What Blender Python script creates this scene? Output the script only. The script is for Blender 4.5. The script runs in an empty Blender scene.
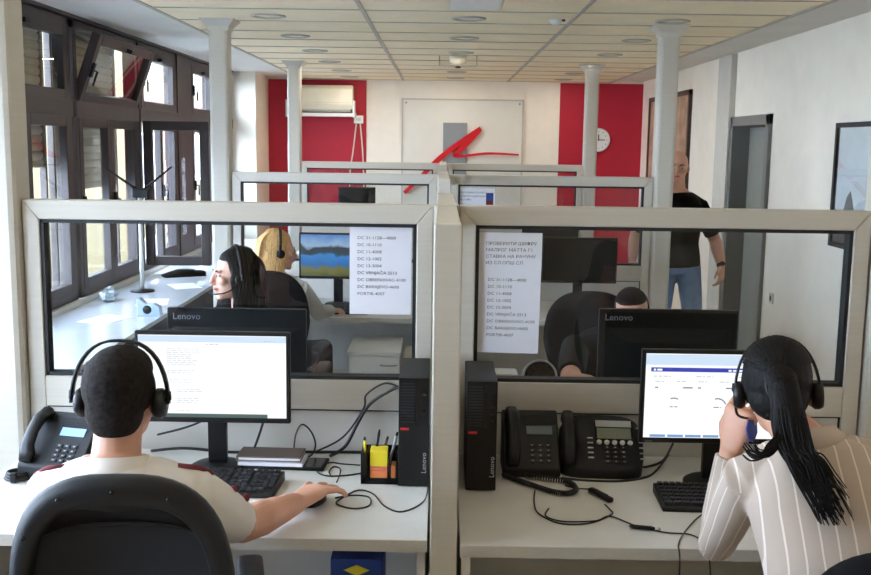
import bpy, bmesh, math, random
from mathutils import Vector, Matrix
random.seed(7)
PI = math.pi
S = bpy.context.scene
C = S.collection

# ------------------------------------------------------------------ camera, world, lights, exposure
def setup():
    a = math.radians(.8); f = 1000.0
    vx = 5.5*math.cos(a)-143*math.sin(a); vy = 143*math.cos(a)+5.5*math.sin(a)
    yaw = math.atan(vx/f); pitch = math.atan(vy/math.hypot(f, vx))
    fw = Vector((-math.sin(yaw)*math.cos(pitch), math.cos(yaw)*math.cos(pitch), -math.sin(pitch)))
    r0 = Vector((math.cos(yaw), math.sin(yaw), 0)); u0 = r0.cross(fw)
    r = math.cos(a)*r0+math.sin(a)*u0; u = -math.sin(a)*r0+math.cos(a)*u0
    cd = bpy.data.cameras.new('camera'); cd.sensor_fit = 'HORIZONTAL'; cd.sensor_width = 36
    cd.lens = 36*f/871; cd.clip_start = .05; cd.clip_end = 200
    co = bpy.data.objects.new('camera', cd); C.objects.link(co)
    m = Matrix((r, u, -fw)).transposed().to_4x4(); m.translation = (0, 0, 1.79)
    co.matrix_world = m
    S.camera = co
setup()
SKY = (0.69, 0.81, 1.0); SKY_STRENGTH = 23.0
w = bpy.data.worlds.new('sky'); S.world = w; w.use_nodes = True
bgn = w.node_tree.nodes['Background']; bgn.inputs[0].default_value = (*SKY, 1); bgn.inputs[1].default_value = SKY_STRENGTH
LAMP_POWER = 2.2; LAMP_COLOR = (1.0, .84, .64); DOWNLIGHT_POWER = 3.0; DOWNLIGHT_COLOR = (1.0, .92, .82)
S.view_settings.view_transform = 'Standard'; S.view_settings.look = 'None'
S.view_settings.gamma = 1; S.view_settings.use_curve_mapping = False
S.view_settings.exposure = 0.1
S.cycles.max_bounces = 10; S.cycles.diffuse_bounces = 6; S.cycles.transparent_max_bounces = 24
S.cycles.use_denoising = True; S.cycles.caustics_reflective = False; S.cycles.caustics_refractive = False
# ------------------------------------------------------------------ materials
def lin(c):
    return tuple(((x/255)/12.92 if x/255 <= .04045 else ((x/255+.055)/1.055)**2.4) for x in c)
def mat(name, col, rough=.5, metal=0, var=0.0, vscale=6, bump=0.0, bscale=120, spec=.5, stretch=None, emit=None, coat=0, sheen=0):
    m = bpy.data.materials.new(name); m.use_nodes = True
    nt = m.node_tree; b = nt.nodes['Principled BSDF']
    c = lin(col); b.inputs['Base Color'].default_value = (*c, 1)
    b.inputs['Roughness'].default_value = rough; b.inputs['Metallic'].default_value = metal
    b.inputs['Specular IOR Level'].default_value = spec; b.inputs['Coat Weight'].default_value = coat
    if sheen: b.inputs['Sheen Weight'].default_value = sheen
    if emit: b.inputs['Emission Color'].default_value = (*lin(emit[0]), 1); b.inputs['Emission Strength'].default_value = emit[1]
    if var or bump:
        tc = nt.nodes.new('ShaderNodeTexCoord'); mp = nt.nodes.new('ShaderNodeMapping')
        nt.links.new(tc.outputs['Object'], mp.inputs[0])
        if stretch: mp.inputs['Scale'].default_value = stretch
    if var:
        n = nt.nodes.new('ShaderNodeTexNoise'); n.inputs['Scale'].default_value = vscale; n.inputs['Detail'].default_value = 5
        nt.links.new(mp.outputs[0], n.inputs['Vector'])
        r = nt.nodes.new('ShaderNodeValToRGB')
        r.color_ramp.elements[0].position = .3; r.color_ramp.elements[1].position = .7
        r.color_ramp.elements[0].color = (*[max(0, x*(1-var)) for x in c], 1)
        r.color_ramp.elements[1].color = (*[min(1, x*(1+var)) for x in c], 1)
        nt.links.new(n.outputs[0], r.inputs[0]); nt.links.new(r.outputs[0], b.inputs['Base Color'])
    if bump:
        n2 = nt.nodes.new('ShaderNodeTexNoise'); n2.inputs['Scale'].default_value = bscale; n2.inputs['Detail'].default_value = 3
        nt.links.new(mp.outputs[0], n2.inputs['Vector'])
        bp = nt.nodes.new('ShaderNodeBump'); bp.inputs['Strength'].default_value = bump; bp.inputs['Distance'].default_value = .003
        nt.links.new(n2.outputs[0], bp.inputs['Height']); nt.links.new(bp.outputs[0], b.inputs['Normal'])
    return m
def glass_mat(name, tint=(.93, .95, .95), refl=.05, rough=0.0):
    m = bpy.data.materials.new(name); m.use_nodes = True; nt = m.node_tree
    nt.nodes.remove(nt.nodes['Principled BSDF'])
    t = nt.nodes.new('ShaderNodeBsdfTransparent'); t.inputs[0].default_value = (*tint, 1)
    g = nt.nodes.new('ShaderNodeBsdfGlossy'); g.inputs['Roughness'].default_value = rough
    lw = nt.nodes.new('ShaderNodeLayerWeight'); lw.inputs[0].default_value = .5
    pw = nt.nodes.new('ShaderNodeMath'); pw.operation = 'POWER'; pw.inputs[1].default_value = 5
    ml = nt.nodes.new('ShaderNodeMath'); ml.operation = 'MULTIPLY_ADD'; ml.inputs[1].default_value = .8; ml.inputs[2].default_value = refl
    mx = nt.nodes.new('ShaderNodeMixShader')
    nt.links.new(lw.outputs['Facing'], pw.inputs[0]); nt.links.new(pw.outputs[0], ml.inputs[0]); nt.links.new(ml.outputs[0], mx.inputs[0])
    nt.links.new(t.outputs[0], mx.inputs[1]); nt.links.new(g.outputs[0], mx.inputs[2])
    nt.links.new(mx.outputs[0], nt.nodes['Material Output'].inputs[0])
    return m
def stripe_mat(name, base, stripe, period, width, bump=.2):
    m = mat(name, base, .85, bump=bump, bscale=260); nt = m.node_tree; b = nt.nodes['Principled BSDF']
    tc = nt.nodes.new('ShaderNodeTexCoord'); sp = nt.nodes.new('ShaderNodeSeparateXYZ'); nt.links.new(tc.outputs['Object'], sp.inputs[0])
    nz = nt.nodes.new('ShaderNodeTexNoise'); nz.inputs['Scale'].default_value = 5; nt.links.new(tc.outputs['Object'], nz.inputs['Vector'])
    def mth(op, a, bb):
        n = nt.nodes.new('ShaderNodeMath'); n.operation = op
        for i, v in enumerate((a, bb)):
            if isinstance(v, (int, float)): n.inputs[i].default_value = v
            else: nt.links.new(v, n.inputs[i])
        return n.outputs[0]
    at = nt.nodes.new('ShaderNodeAttribute'); at.attribute_name = 'stripe_u'
    x = mth('ADD', at.outputs['Fac'], mth('MULTIPLY', nz.outputs[0], .016))
    fr = mth('FRACT', mth('DIVIDE', mth('ADD', x, 5), period), 0)
    k = mth('LESS_THAN', fr, width/period)
    mx = nt.nodes.new('ShaderNodeMix'); mx.data_type = 'RGBA'
    nt.links.new(k, mx.inputs[0]); mx.inputs[6].default_value = (*lin(base), 1); mx.inputs[7].default_value = (*lin(stripe), 1)
    nt.links.new(mx.outputs[2], b.inputs['Base Color'])
    return m
MT = dict(
    wall=mat('wall_paint', (240, 230, 214), .8, var=.03, bump=.05, bscale=60),
    plaster=mat('plaster', (222, 219, 212), .85, var=.04, vscale=3),
    pier=mat('pier_paint', (196, 190, 178), .8, var=.03),
    red=mat('red_paint', (176, 16, 44), .6, var=.05, vscale=3),
    tile=mat('ceiling_board', (240, 224, 192), .9, var=.05, vscale=4, bump=.25, bscale=180),
    tee=mat('ceiling_tee', (176, 170, 156), .6),
    crosstee=mat('cross_tee', (176, 164, 140), .7),
    slab=mat('plenum', (70, 66, 60), .95),
    floor=mat('vinyl_floor', (194, 182, 160), .45, var=.12, vscale=8),
    alu=mat('light_grey_aluminium', (194, 187, 174), .42, var=.03, vscale=2, bump=.06, bscale=30, stretch=(1, 1, 40)),
    panel=mat('grey_panel', (196, 191, 182), .55, var=.05, vscale=3),
    gasket=mat('black_gasket', (22, 23, 26), .6),
    glass=glass_mat('partition_glass', (.93, .945, .955), .03),
    wglass=glass_mat('window_glass', (.95, .97, .98), .025),
    brown=mat('brown_window_frame', (56, 46, 44), .45, var=.12, vscale=6),
    slat=mat('tan_shutter_slat', (206, 188, 158), .65, var=.08),
    desk=mat('light_grey_laminate', (206, 203, 196), .42, var=.04, vscale=9, bump=.05, bscale=300),
    deskedge=mat('desk_edge_band', (186, 182, 172), .5, var=.05, stretch=(8, 1, 60)),
    counter=mat('white_gloss_counter', (214, 218, 222), .16, var=.03, coat=.4),
    dark=mat('dark_front', (60, 62, 68), .6),
    black=mat('black_plastic', (12, 12, 14), .42, spec=.35, bump=.08, bscale=500),
    black2=mat('charcoal_plastic', (20, 21, 23), .5, spec=.35, bump=.1, bscale=400),
    gloss=mat('gloss_black', (14, 14, 16), .18),
    cable=mat('black_cable', (18, 18, 20), .5),
    metal=mat('dull_metal', (150, 150, 150), .35, .8),
    white=mat('white_plastic', (228, 227, 222), .45),
    beige=mat('aged_plastic', (222, 212, 186), .5, var=.04),
    paper=mat('paper', (226, 226, 232), .8, var=.02),
    ink=mat('ink', (60, 60, 68), .8), ink2=mat('pale_ink', (150, 150, 156), .7),
    chair=mat('chair_shell', (24, 25, 29), .5, spec=.4, var=.1, bump=.15, bscale=300),
    mesh=mat('chair_mesh', (36, 38, 46), .8, var=.15, vscale=4, bump=.7, bscale=700),
    fabric=mat('black_upholstery', (18, 18, 21), .9, spec=.2, var=.15, bump=.4, bscale=500),
    hairD=mat('black_hair', (13, 11, 11), .62, var=.5, vscale=60, bump=.8, bscale=70, stretch=(4, 4, .6), spec=.2),
    hairS=mat('short_dark_hair', (34, 28, 25), .85, spec=.2, var=.7, vscale=90, bump=1.0, bscale=300),
    hairB=mat('blonde_hair', (206, 164, 104), .5, var=.35, vscale=40, bump=.6, bscale=70, stretch=(4, 4, .6)),
    skin=mat('skin_tan', (198, 146, 120), .5, var=.06, vscale=12, bump=.08, bscale=160),
    skin2=mat('skin_fair', (212, 164, 142), .5, var=.06, vscale=12),
    lips=mat('lips', (168, 84, 82), .45), eye=mat('eye_white', (225, 222, 216), .25), iris=mat('iris', (48, 32, 24), .2), brow=mat('brow', (36, 28, 25), .8),
    polo=mat('off_white_pique', (222, 215, 207), .9, var=.03, bump=.35, bscale=14),
    stripe=stripe_mat('striped_shirt', (178, 162, 148), (216, 204, 192), .033, .0038),
    blackshirt=mat('black_cotton', (15, 15, 17), .9, spec=.2, var=.15, bump=.3, bscale=16),
    greyshirt=mat('pale_grey_knit', (186, 182, 178), .9, var=.06, bump=.5, bscale=40),
    jeans=mat('blue_denim', (112, 138, 172), .9, var=.18, vscale=10, bump=.4, bscale=40),
    trousers=mat('dark_trousers', (40, 42, 50), .9, var=.1),
    redtrim=mat('red_trim', (104, 24, 34), .8),
    yellow=mat('yellow_note', (228, 206, 40), .7), orange=mat('orange_note', (236, 140, 80), .7), pink=mat('pink_note', (236, 120, 110), .7),
    brownleather=mat('taupe_cover', (92, 78, 70), .6, var=.08, bump=.2),
    blue=mat('blue_carton', (24, 54, 120), .6), redled=mat('red_badge', (196, 30, 34), .4),
    lcd=mat('lcd_grey_green', (120, 126, 108), .25), lcdb=mat('lcd_blue', (130, 170, 230), .3, emit=((140, 180, 240), .5)), lcdg=mat('lcd_grey', (96, 106, 106), .25),
    silver=mat('silver_plastic', (176, 178, 180), .35, .3),
    key=mat('key_cap', (38, 38, 41), .5), keyw=mat('pale_key', (196, 196, 192), .5),
    doorm=mat('grey_door', (134, 134, 124), .55, var=.05), doorf=mat('grey_door_frame', (112, 112, 108), .45), brass=mat('brass', (170, 140, 70), .35, .8),
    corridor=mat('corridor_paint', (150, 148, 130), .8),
    mapm=mat('old_map', (176, 142, 118), .75, var=.25, vscale=7), wood=mat('dark_wood', (66, 44, 34), .5, var=.2, stretch=(1, 1, 8)),
    art=mat('print_pale', (222, 226, 226), .4, var=.1, vscale=4), artd=mat('print_dark', (70, 78, 84), .3), 
    board=mat('pale_board', (226, 221, 208), .45, var=.02), boardg=mat('grey_plate', (138, 142, 144), .5),
    redlogo=mat('red_acrylic', (205, 22, 34), .3, coat=.3),
    build=mat('cream_facade', (98, 86, 60), .85, var=.06, vscale=1.5), buildr=mat('red_facade', (82, 34, 30), .85), bglass=mat('far_window', (60, 74, 90), .1), 
    ground=mat('paving', (120, 122, 124), .9, var=.1), leaf=mat('frosty_leaf', (128, 158, 150), .7, var=.3, vscale=4), bark=mat('bark', (78, 64, 54), .9),
    clear=mat('clear_plastic_wrap', (190, 204, 214), .2, var=.2, vscale=30, bump=.8, bscale=30),
    bluepl=mat('pale_blue_plastic', (176, 196, 224), .3),
)
def screen_mat(name, col, strength):
    m = bpy.data.materials.new(name); m.use_nodes = True; nt = m.node_tree; b = nt.nodes['Principled BSDF']
    b.inputs['Base Color'].default_value = (.02, .02, .02, 1); b.inputs['Roughness'].default_value = .3
    b.inputs['Emission Color'].default_value = (*lin(col), 1); b.inputs['Emission Strength'].default_value = strength
    return m
SCR = .95
MT['scr'] = screen_mat('lit_screen', (250, 253, 255), SCR*1.05); MT['scrblue'] = screen_mat('lit_title_bar', (56, 66, 176), SCR)
MT['scrtxt'] = screen_mat('lit_text', (196, 200, 205), SCR); MT['scrtxt2'] = screen_mat('lit_dark_text', (120, 124, 134), SCR)
MT['scrtop'] = screen_mat('lit_browser_bar', (206, 226, 246), SCR); MT['scrtask'] = screen_mat('lit_task_bar', (120, 160, 205), SCR); MT['scrgrn'] = screen_mat('lit_status', (70, 92, 86), SCR)
def landscape_mat():
    m = screen_mat('lit_landscape', (255, 255, 255), SCR*.9); nt = m.node_tree; b = nt.nodes['Principled BSDF']
    tc = nt.nodes.new('ShaderNodeTexCoord'); sp = nt.nodes.new('ShaderNodeSeparateXYZ'); nt.links.new(tc.outputs['Object'], sp.inputs[0])
    nz = nt.nodes.new('ShaderNodeTexNoise'); nz.inputs['Scale'].default_value = 14; nz.inputs['Detail'].default_value = 6; nt.links.new(tc.outputs['Object'], nz.inputs['Vector'])
    ad = nt.nodes.new('ShaderNodeMath'); ad.operation = 'MULTIPLY_ADD'; ad.inputs[1].default_value = .10
    nt.links.new(nz.outputs[0], ad.inputs[0]); nt.links.new(sp.outputs['Z'], ad.inputs[2])
    mr = nt.nodes.new('ShaderNodeMapRange'); mr.inputs[1].default_value = -.10; mr.inputs[2].default_value = .20
    nt.links.new(ad.outputs[0], mr.inputs[0])
    r = nt.nodes.new('ShaderNodeValToRGB'); nt.links.new(mr.outputs[0], r.inputs[0])
    e = r.color_ramp.elements; e[0].position = 0; e[0].color = (*lin((70, 84, 40)), 1); e[1].position = 1; e[1].color = (*lin((60, 130, 210)), 1)
    for p, c in ((.22, (120, 120, 60)), (.3, (40, 110, 180)), (.5, (60, 140, 215)), (.55, (40, 70, 80)), (.68, (50, 60, 70)), (.74, (160, 190, 220))):
        q = e.new(p); q.color = (*lin(c), 1)
    nt.links.new(r.outputs[0], b.inputs['Emission Color'])
    return m
MT['landscape'] = landscape_mat()

# ------------------------------------------------------------------ mesh helpers
class MB:
    def __init__(s): s.v = []; s.f = []; s.sm = []
    def add(s, vs, fs, smooth=False):
        o = len(s.v); s.v += [Vector(v) for v in vs]; s.f += [tuple(i+o for i in f) for f in fs]; s.sm += [smooth]*len(fs); return s
    def box(s, x0, x1, y0, y1, z0, z1):
        return s.add([(x0, y0, z0), (x1, y0, z0), (x1, y1, z0), (x0, y1, z0), (x0, y0, z1), (x1, y0, z1), (x1, y1, z1), (x0, y1, z1)],
                     [(0, 3, 2, 1), (4, 5, 6, 7), (0, 1, 5, 4), (1, 2, 6, 5), (2, 3, 7, 6), (3, 0, 4, 7)])
    def prism(s, poly, a0, a1, axis='y'):
        # poly: list of 2D; axis y -> (x,z), x -> (y,z), z -> (x,y)
        n = len(poly)
        def P(p, a): return {'y': (p[0], a, p[1]), 'x': (a, p[0], p[1]), 'z': (p[0], p[1], a)}[axis]
        vs = [P(p, a0) for p in poly]+[P(p, a1) for p in poly]
        fs = [tuple(range(n))[::-1], tuple(range(n, 2*n))]+[(i, (i+1) % n, n+(i+1) % n, n+i) for i in range(n)]
        return s.add(vs, fs)
    def loft(s, rings, smooth=True, cap=True):
        n = len(rings[0]); vs = [p for r in rings for p in r]; fs = []
        for k in range(len(rings)-1):
            for i in range(n):
                j = (i+1) % n; fs.append((k*n+i, k*n+j, (k+1)*n+j, (k+1)*n+i))
        if cap: fs.append(tuple(range(n))[::-1]); fs.append(tuple((len(rings)-1)*n+i for i in range(n)))
        return s.add(vs, fs, smooth)
    def tube(s, pts, rad, n=8, closed=False):
        pts = [Vector(p) for p in pts]; m = len(pts)
        if not isinstance(rad, (list, tuple)): rad = [rad]*m
        t0 = (pts[1]-pts[0]).normalized(); up = Vector((0, 0, 1)) if abs(t0.z) < .9 else Vector((1, 0, 0))
        x = t0.cross(up).normalized(); rings = []
        for i in range(m):
            t = (pts[min(i+1, m-1)]-pts[max(i-1, 0)]).normalized()
            x = (x-t*x.dot(t)).normalized(); y = t.cross(x)
            rings.append([pts[i]+rad[i]*(math.cos(2*PI*k/n)*x+math.sin(2*PI*k/n)*y) for k in range(n)])
        return s.loft(rings)
    def eloft(s, pts, rads, right, n=20, power=2.0):
        # elliptic sections (rx along right, ry across) along a path
        pts = [Vector(p) for p in pts]; m = len(pts); rings = []
        for i in range(m):
            t = (pts[min(i+1, m-1)]-pts[max(i-1, 0)]).normalized()
            x = Vector(right); x = (x-t*x.dot(t)).normalized(); y = t.cross(x)
            rg = []
            for k in range(n):
                c, sn = math.cos(2*PI*k/n), math.sin(2*PI*k/n)
                c = math.copysign(abs(c)**(2/power), c); sn = math.copysign(abs(sn)**(2/power), sn)
                rg.append(pts[i]+rads[i][0]*c*x+rads[i][1]*sn*y)
            rings.append(rg)
        return s.loft(rings)
    def ell(s, c, r, M=None, nu=20, nv=12):
        c = Vector(c); vs = []; fs = []
        for j in range(nv+1):
            th = PI*j/nv
            for i in range(nu):
                ph = 2*PI*i/nu
                p = Vector((r[0]*math.sin(th)*math.cos(ph), r[1]*math.sin(th)*math.sin(ph), r[2]*math.cos(th)))
                vs.append(c+(M @ p if M else p))
        for j in range(nv):
            for i in range(nu):
                k = (i+1) % nu; fs.append((j*nu+i, (j+1)*nu+i, (j+1)*nu+k, j*nu+k))
        return s.add(vs, fs, True)
    def lathe(s, prof, c=(0, 0, 0), n=24, axis='z'):
        c = Vector(c); rings = []
        for r, h in prof:
            ring = []
            for k in range(n):
                a = 2*PI*k/n; p = (r*math.cos(a), r*math.sin(a), h)
                if axis == 'y': p = (p[0], p[2], -p[1])
                if axis == 'x': p = (p[2], p[0], p[1])
                ring.append(c+Vector(p))
            rings.append(ring)
        return s.loft(rings)
    def xf(s, M):
        s.v = [M @ v for v in s.v]; return s
    def mesh(s, name):
        me = bpy.data.meshes.new(name); me.from_pydata([tuple(v) for v in s.v], [], s.f)
        bm = bmesh.new(); bm.from_mesh(me); bmesh.ops.remove_doubles(bm, verts=bm.verts, dist=1e-6); bmesh.ops.recalc_face_normals(bm, faces=bm.faces)
        bm.to_mesh(me); bm.free()
        return me
    def build(s, name, material, parent=None, bevel=0, smooth=None):
        me = bpy.data.meshes.new(name); me.from_pydata([tuple(v) for v in s.v], [], s.f)
        me.polygons.foreach_set('use_smooth', s.sm if smooth is None else [smooth]*len(s.f))
        bm = bmesh.new(); bm.from_mesh(me); bmesh.ops.recalc_face_normals(bm, faces=bm.faces); bm.to_mesh(me); bm.free()
        me.materials.append(MT[material] if isinstance(material, str) else material)
        o = bpy.data.objects.new(name, me); C.objects.link(o)
        if parent: o.parent = parent
        if bevel:
            bv = o.modifiers.new('bevel', 'BEVEL'); bv.width = bevel; bv.segments = 2; bv.limit_method = 'ANGLE'; bv.angle_limit = .7
        return o
def B(*a): return MB().box(*a)
def tag(o, label=None, cat=None, group=None, kind=None):
    if label: o['label'] = label
    if cat: o['category'] = cat
    if group: o['group'] = group
    if kind: o['kind'] = kind
    return o
def thing(name, label, cat, loc=(0, 0, 0), rotz=0, group=None):
    o = bpy.data.objects.new(name, None); C.objects.link(o); o.location = loc; o.rotation_euler = (0, 0, rotz); o.empty_display_size = .1
    return tag(o, label, cat, group)
def struct(o, label=None): return tag(o, label, None, None, 'structure')
def setting(name, label):
    o = bpy.data.objects.new(name, None); C.objects.link(o); return tag(o, label, None, None, 'structure')
def kids(o): return [c for c in C.objects if c.parent == o]
def dup(root, loc, rotz=0, label=None, group=None):
    def rec(o, par):
        c = o.copy(); C.objects.link(c); c.parent = par
        for k in kids(o): rec(k, c)
        return c
    r = rec(root, root.parent); r.location = loc; r.rotation_euler = (0, 0, rotz)
    if label: r['label'] = label
    if group: r['group'] = group
    return r
def spline(pts, k=6):
    pts = [Vector(p) for p in pts]; out = []
    for i in range(len(pts)-1):
        p0 = pts[max(i-1, 0)]; p1 = pts[i]; p2 = pts[i+1]; p3 = pts[min(i+2, len(pts)-1)]
        for j in range(k):
            t = j/k
            out.append(.5*((2*p1)+(p2-p0)*t+(2*p0-5*p1+4*p2-p3)*t*t+(3*p1-p0-3*p2+p3)*t**3))
    out.append(pts[-1]); return out
def text_mb(body, size, align='LEFT', space=1.0, squeeze=1.0):
    cu = bpy.data.curves.new('t', 'FONT'); cu.body = body; cu.size = size; cu.align_x = align; cu.space_line = space; cu.extrude = .0002; cu.resolution_u = 2
    o = bpy.data.objects.new('t', cu); C.objects.link(o)
    dg = bpy.context.evaluated_depsgraph_get(); me = bpy.data.meshes.new_from_object(o.evaluated_get(dg))
    mb = MB(); mb.add([(v.co.x*squeeze, v.co.y, v.co.z) for v in me.vertices], [tuple(p.vertices) for p in me.polygons])
    bpy.data.objects.remove(o); bpy.data.meshes.remove(me); bpy.data.curves.remove(cu)
    return mb
FACE = Matrix(((1, 0, 0, 0), (0, 0, -1, 0), (0, 1, 0, 0), (0, 0, 0, 1)))      # text plane -> facing -Y
FACEB = Matrix(((-1, 0, 0, 0), (0, 0, 1, 0), (0, 1, 0, 0), (0, 0, 0, 1)))     # facing +Y
def T(x, y, z): return Matrix.Translation((x, y, z))

# ================================================================== THE ROOM
XL, XR, YB, YF, ZC = -2.45, 2.55, 12.9, -4.2, 2.59
struct(B(XL-.3, XR+.3, YF-.2, YB+.2, -.1, 0).build('floor', 'floor'), 'grey vinyl office floor')
ceil = struct(B(XL-.3, XR+.3, YF-.2, YB+.2, 2.64, 2.78).build('ceiling', 'slab'), 'suspended ceiling of long beige boards')
cols = [(-1.77, -.487), (-.487, .83), (.83, 2.11)]; tcache = {}
k = 0; y = 6.22-.6*17
while y < YB-.02:
    y1 = min(y+.6, YB)
    for ci, (a, b) in enumerate(cols):
        key = (ci, round(y1-y, 3))
        if key not in tcache:
            o = B(a+.012, b-.012, .007, y1-y-.007, ZC, ZC+.03).build('ceiling_tile', 'tile', ceil, bevel=.004); tcache[key] = o
        else:
            o = tcache[key].copy(); C.objects.link(o)
        o.location = (0, y, random.uniform(-.0015, .0015))
    if y > 4.5: B(-1.76, 2.10, y-.008, y+.008, ZC-.0045, ZC+.02).build('ceiling_cross_tee', 'crosstee', ceil)
    y = y1
for x in (-1.77, -.487, .83, 2.11):
    B(x-.014, x+.014, YF, YB, ZC-.006, ZC+.028).build('ceiling_runner', 'tee', ceil)
so = struct(B(XL, -1.79, YF, YB, ZC+.02, ZC+.045).build('trim_1', 'plaster'), 'smooth white plaster strip between ceiling boards and windows')
struct(B(2.13, XR, YF, YB, ZC+.02, ZC+.045).build('trim_2', 'plaster'), 'smooth white plaster strip between ceiling boards and right wall')
# back wall
wb = struct(B(XL-.3, XR+.3, YB, YB+.18, 0, 2.64).build('wall_back', 'wall'), 'white back wall with two red painted panels')
B(-2.2, -.955, YB-.012, YB+.01, 0, 2.58).build('red_panel', 'red', wb)
B(1.5, XR, YB-.012, YB+.01, 0, 2.58).build('red_panel', 'red', wb)
struct(B(XL-.3, XR+.3, YF-.18, YF, 0, 2.64).build('wall_front', 'wall'), 'white wall behind the viewer')
# right wall with door opening
DY0, DY1, DH = 7.87, 8.80, 2.0
wr = MB(); wr.box(XR, XR+.18, YF, DY0, 0, 2.64); wr.box(XR, XR+.18, DY1, YB, 0, 2.64); wr.box(XR, XR+.18, DY0, DY1, DH, 2.64)
struct(wr.build('wall_right', 'wall'), 'white side wall with doorway')
struct(B(XR-.05, XR+.02, 8.84, 9.24, 0, 2.6).build('trim_3', 'pier'), 'shallow grey pilaster beside the doorway')
struct(B(XR-.014, XR+.01, YF, DY0-.06, 0, .09).build('baseboard_right', 'doorf'), 'grey skirting along right wall')
d1 = setting('door_1', 'grey door standing ajar in a grey metal frame')
fr = MB(); fr.box(XR-.03, XR+.2, DY0-.06, DY0+.02, 0, DH+.06); fr.box(XR-.03, XR+.2, DY1-.02, DY1+.06, 0, DH+.06); fr.box(XR-.03, XR+.2, DY0-.06, DY1+.06, DH-.02, DH+.06)
fr.build('door_frame', 'doorf', d1, bevel=.004)
lf = B(0, .045, 0, .46, .01, DH-.03).build('door_leaf', 'doorm', d1, bevel=.003); lf.location = (XR+.12, DY0+.03, 0); lf.rotation_euler = (0, 0, math.radians(-8))
l2 = B(0, .045, -.4, 0, .01, DH-.03).build('door_leaf', 'doorm', d1, bevel=.003); l2.location = (XR+.12, DY1-.03, 0); l2.rotation_euler = (0, 0, math.radians(10))
hb = MB(); hb.box(-.03, 0, .40, .45, 1.60, 1.72); hb.box(-.025, 0, .41, .44, 1.0, 1.12); hb.tube([(-.02, .42, 1.05), (-.05, .42, 1.05), (-.05, .33, 1.05)], .008)
hb.build('door_bolt', 'brass', lf)
corr = MB(); corr.box(XR+1.3, XR+1.4, 6.8, 10.2, 0, 2.5); corr.box(XR+.18, XR+1.4, 6.7, 6.8, 0, 2.5); corr.box(XR+.18, XR+1.4, 10.2, 10.3, 0, 2.5); corr.box(XR+.18, XR+1.4, 6.7, 10.3, 2.5, 2.6); corr.box(XR+.18, XR+1.4, 6.7, 10.3, -.1, 0)
struct(corr.build('wall_corridor', 'corridor'), 'dim corridor walls beyond the doorway')
t = thing('corridor_fill_lamp', 'added unseen lamp brightening the corridor beyond the doorway', 'ceiling light', (XR+.75, 8.6, 2.5))
MB().lathe([(.001, 0), (.15, 0), (.15, -.03), (.12, -.06), (.001, -.07)]).build('shade', 'white', t)
l = bpy.data.lights.new('corridor_fill', 'AREA'); l.shape = 'DISK'; l.size = .25; l.energy = 9; l.color = LAMP_COLOR  # added lamp, no seen source; lifts the door leaf and frame
o = bpy.data.objects.new('fill_light', l); C.objects.link(o); o.parent = t; o.location = (0, 0, -.08)
# left wall : parapet below windows, pier at the back, solid strips
struct(B(XL-.2, XL, YF, YB, 0, .70).build('wall_left', 'plaster'), 'low wall under the window row')
struct(B(XL-.2, -2.2, 12.0, YB, 0, 2.64).build('trim_4', 'wall'), 'white pier in the far corner beside the red panel')
struct(B(XL-.2, XL, .75, 12.0, 2.59, 2.66).build('trim_5', 'brown'), 'brown head rail over the windows')

FW = .075
def window(n, y0, y1, z0=.70, z1=2.585, split=1, hopper=0, open_case=False, tag_label=''):
    w = setting('window_%d' % n, tag_label)
    X0, X1 = XL-.13, XL-.03
    f = MB(); f.box(X0, X1, y0, y0+.06, z0, z1); f.box(X0, X1, y1-.06, y1, z0, z1); f.box(X0, X1, y0, y1, z0, z0+.06); f.box(X0, X1, y0, y1, z1-.06, z1); f.box(X0, X1+.01, y0, y1, 1.94, 2.05)
    f.build('window_frame', 'brown', w, bevel=.004)
    def sash(ya, yb, za, zb, parent=w, name='sash'):
        s = MB(); q = FW
        s.box(-.03, .03, 0, q, 0, zb-za); s.box(-.03, .03, yb-ya-q, yb-ya, 0, zb-za); s.box(-.03, .03, q, yb-ya-q, 0, q); s.box(-.03, .03, q, yb-ya-q, zb-za-q, zb-za)
        o = s.build(name, 'brown', parent, bevel=.005); o.location = (XL-.055, ya, za)
        B(-.004, .004, q-.01, yb-ya-q+.01, q-.01, zb-za-q+.01).build('pane', 'wglass', o)
        hd = MB(); hd.box(.03, .05, .02, .05, (zb-za)*.5-.05, (zb-za)*.5+.05); hd.tube([(.04, .035, (zb-za)*.5), (.075, .035, (zb-za)*.5), (.075, .035, (zb-za)*.5-.1)], .008)
        hd.build('handle', 'black', o)
        return o
    up = sash(y0+.05, y1-.05, 2.04, z1-.05)
    cat = MB(); cat.box(.03, .07, (y1-y0)/2-.09, (y1-y0)/2-.02, z1-2.04-.12, z1-2.04-.09); cat.build('catch', 'black', up)
    if hopper:
        up.rotation_euler = (0, math.radians(hopper), 0)
        st = MB(); st.tube([(XL-.06, y0+.07, 2.50), (XL-.055+math.sin(math.radians(hopper))*.42, y0+.07, 2.04+.42*math.cos(math.radians(hopper)))], .008); st.build('stay', 'metal', w)
    n_ = max(split, 1); step = (y1-y0-.1)/n_
    for i in range(n_):
        o = sash(y0+.05+i*step, y0+.05+(i+1)*step, z0+.05, 1.95)
        if open_case and i == 0:
            o.location.x = XL-.02; o.rotation_euler = (0, 0, math.radians(-88))
            o.location.y = y0+.06
    return w
struct(B(XL-.2, XL, YF, .75, .70, 2.64).build('wall_left_rear', 'plaster'), 'unseen left wall behind the viewer, closed to cut light on the front')  # closed instead of glazed so less light reaches camera-facing surfaces
window(1, .8, 2.25, tag_label='brown framed window beside the near desk')
window(2, 2.3, 3.75, tag_label='brown framed window beside the first partition')
window(3, 3.8, 5.2, tag_label='brown framed window just past the first partition')
window(4, 5.25, 6.80, split=2, tag_label='brown framed window nearest in view with half lowered shutter')
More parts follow.
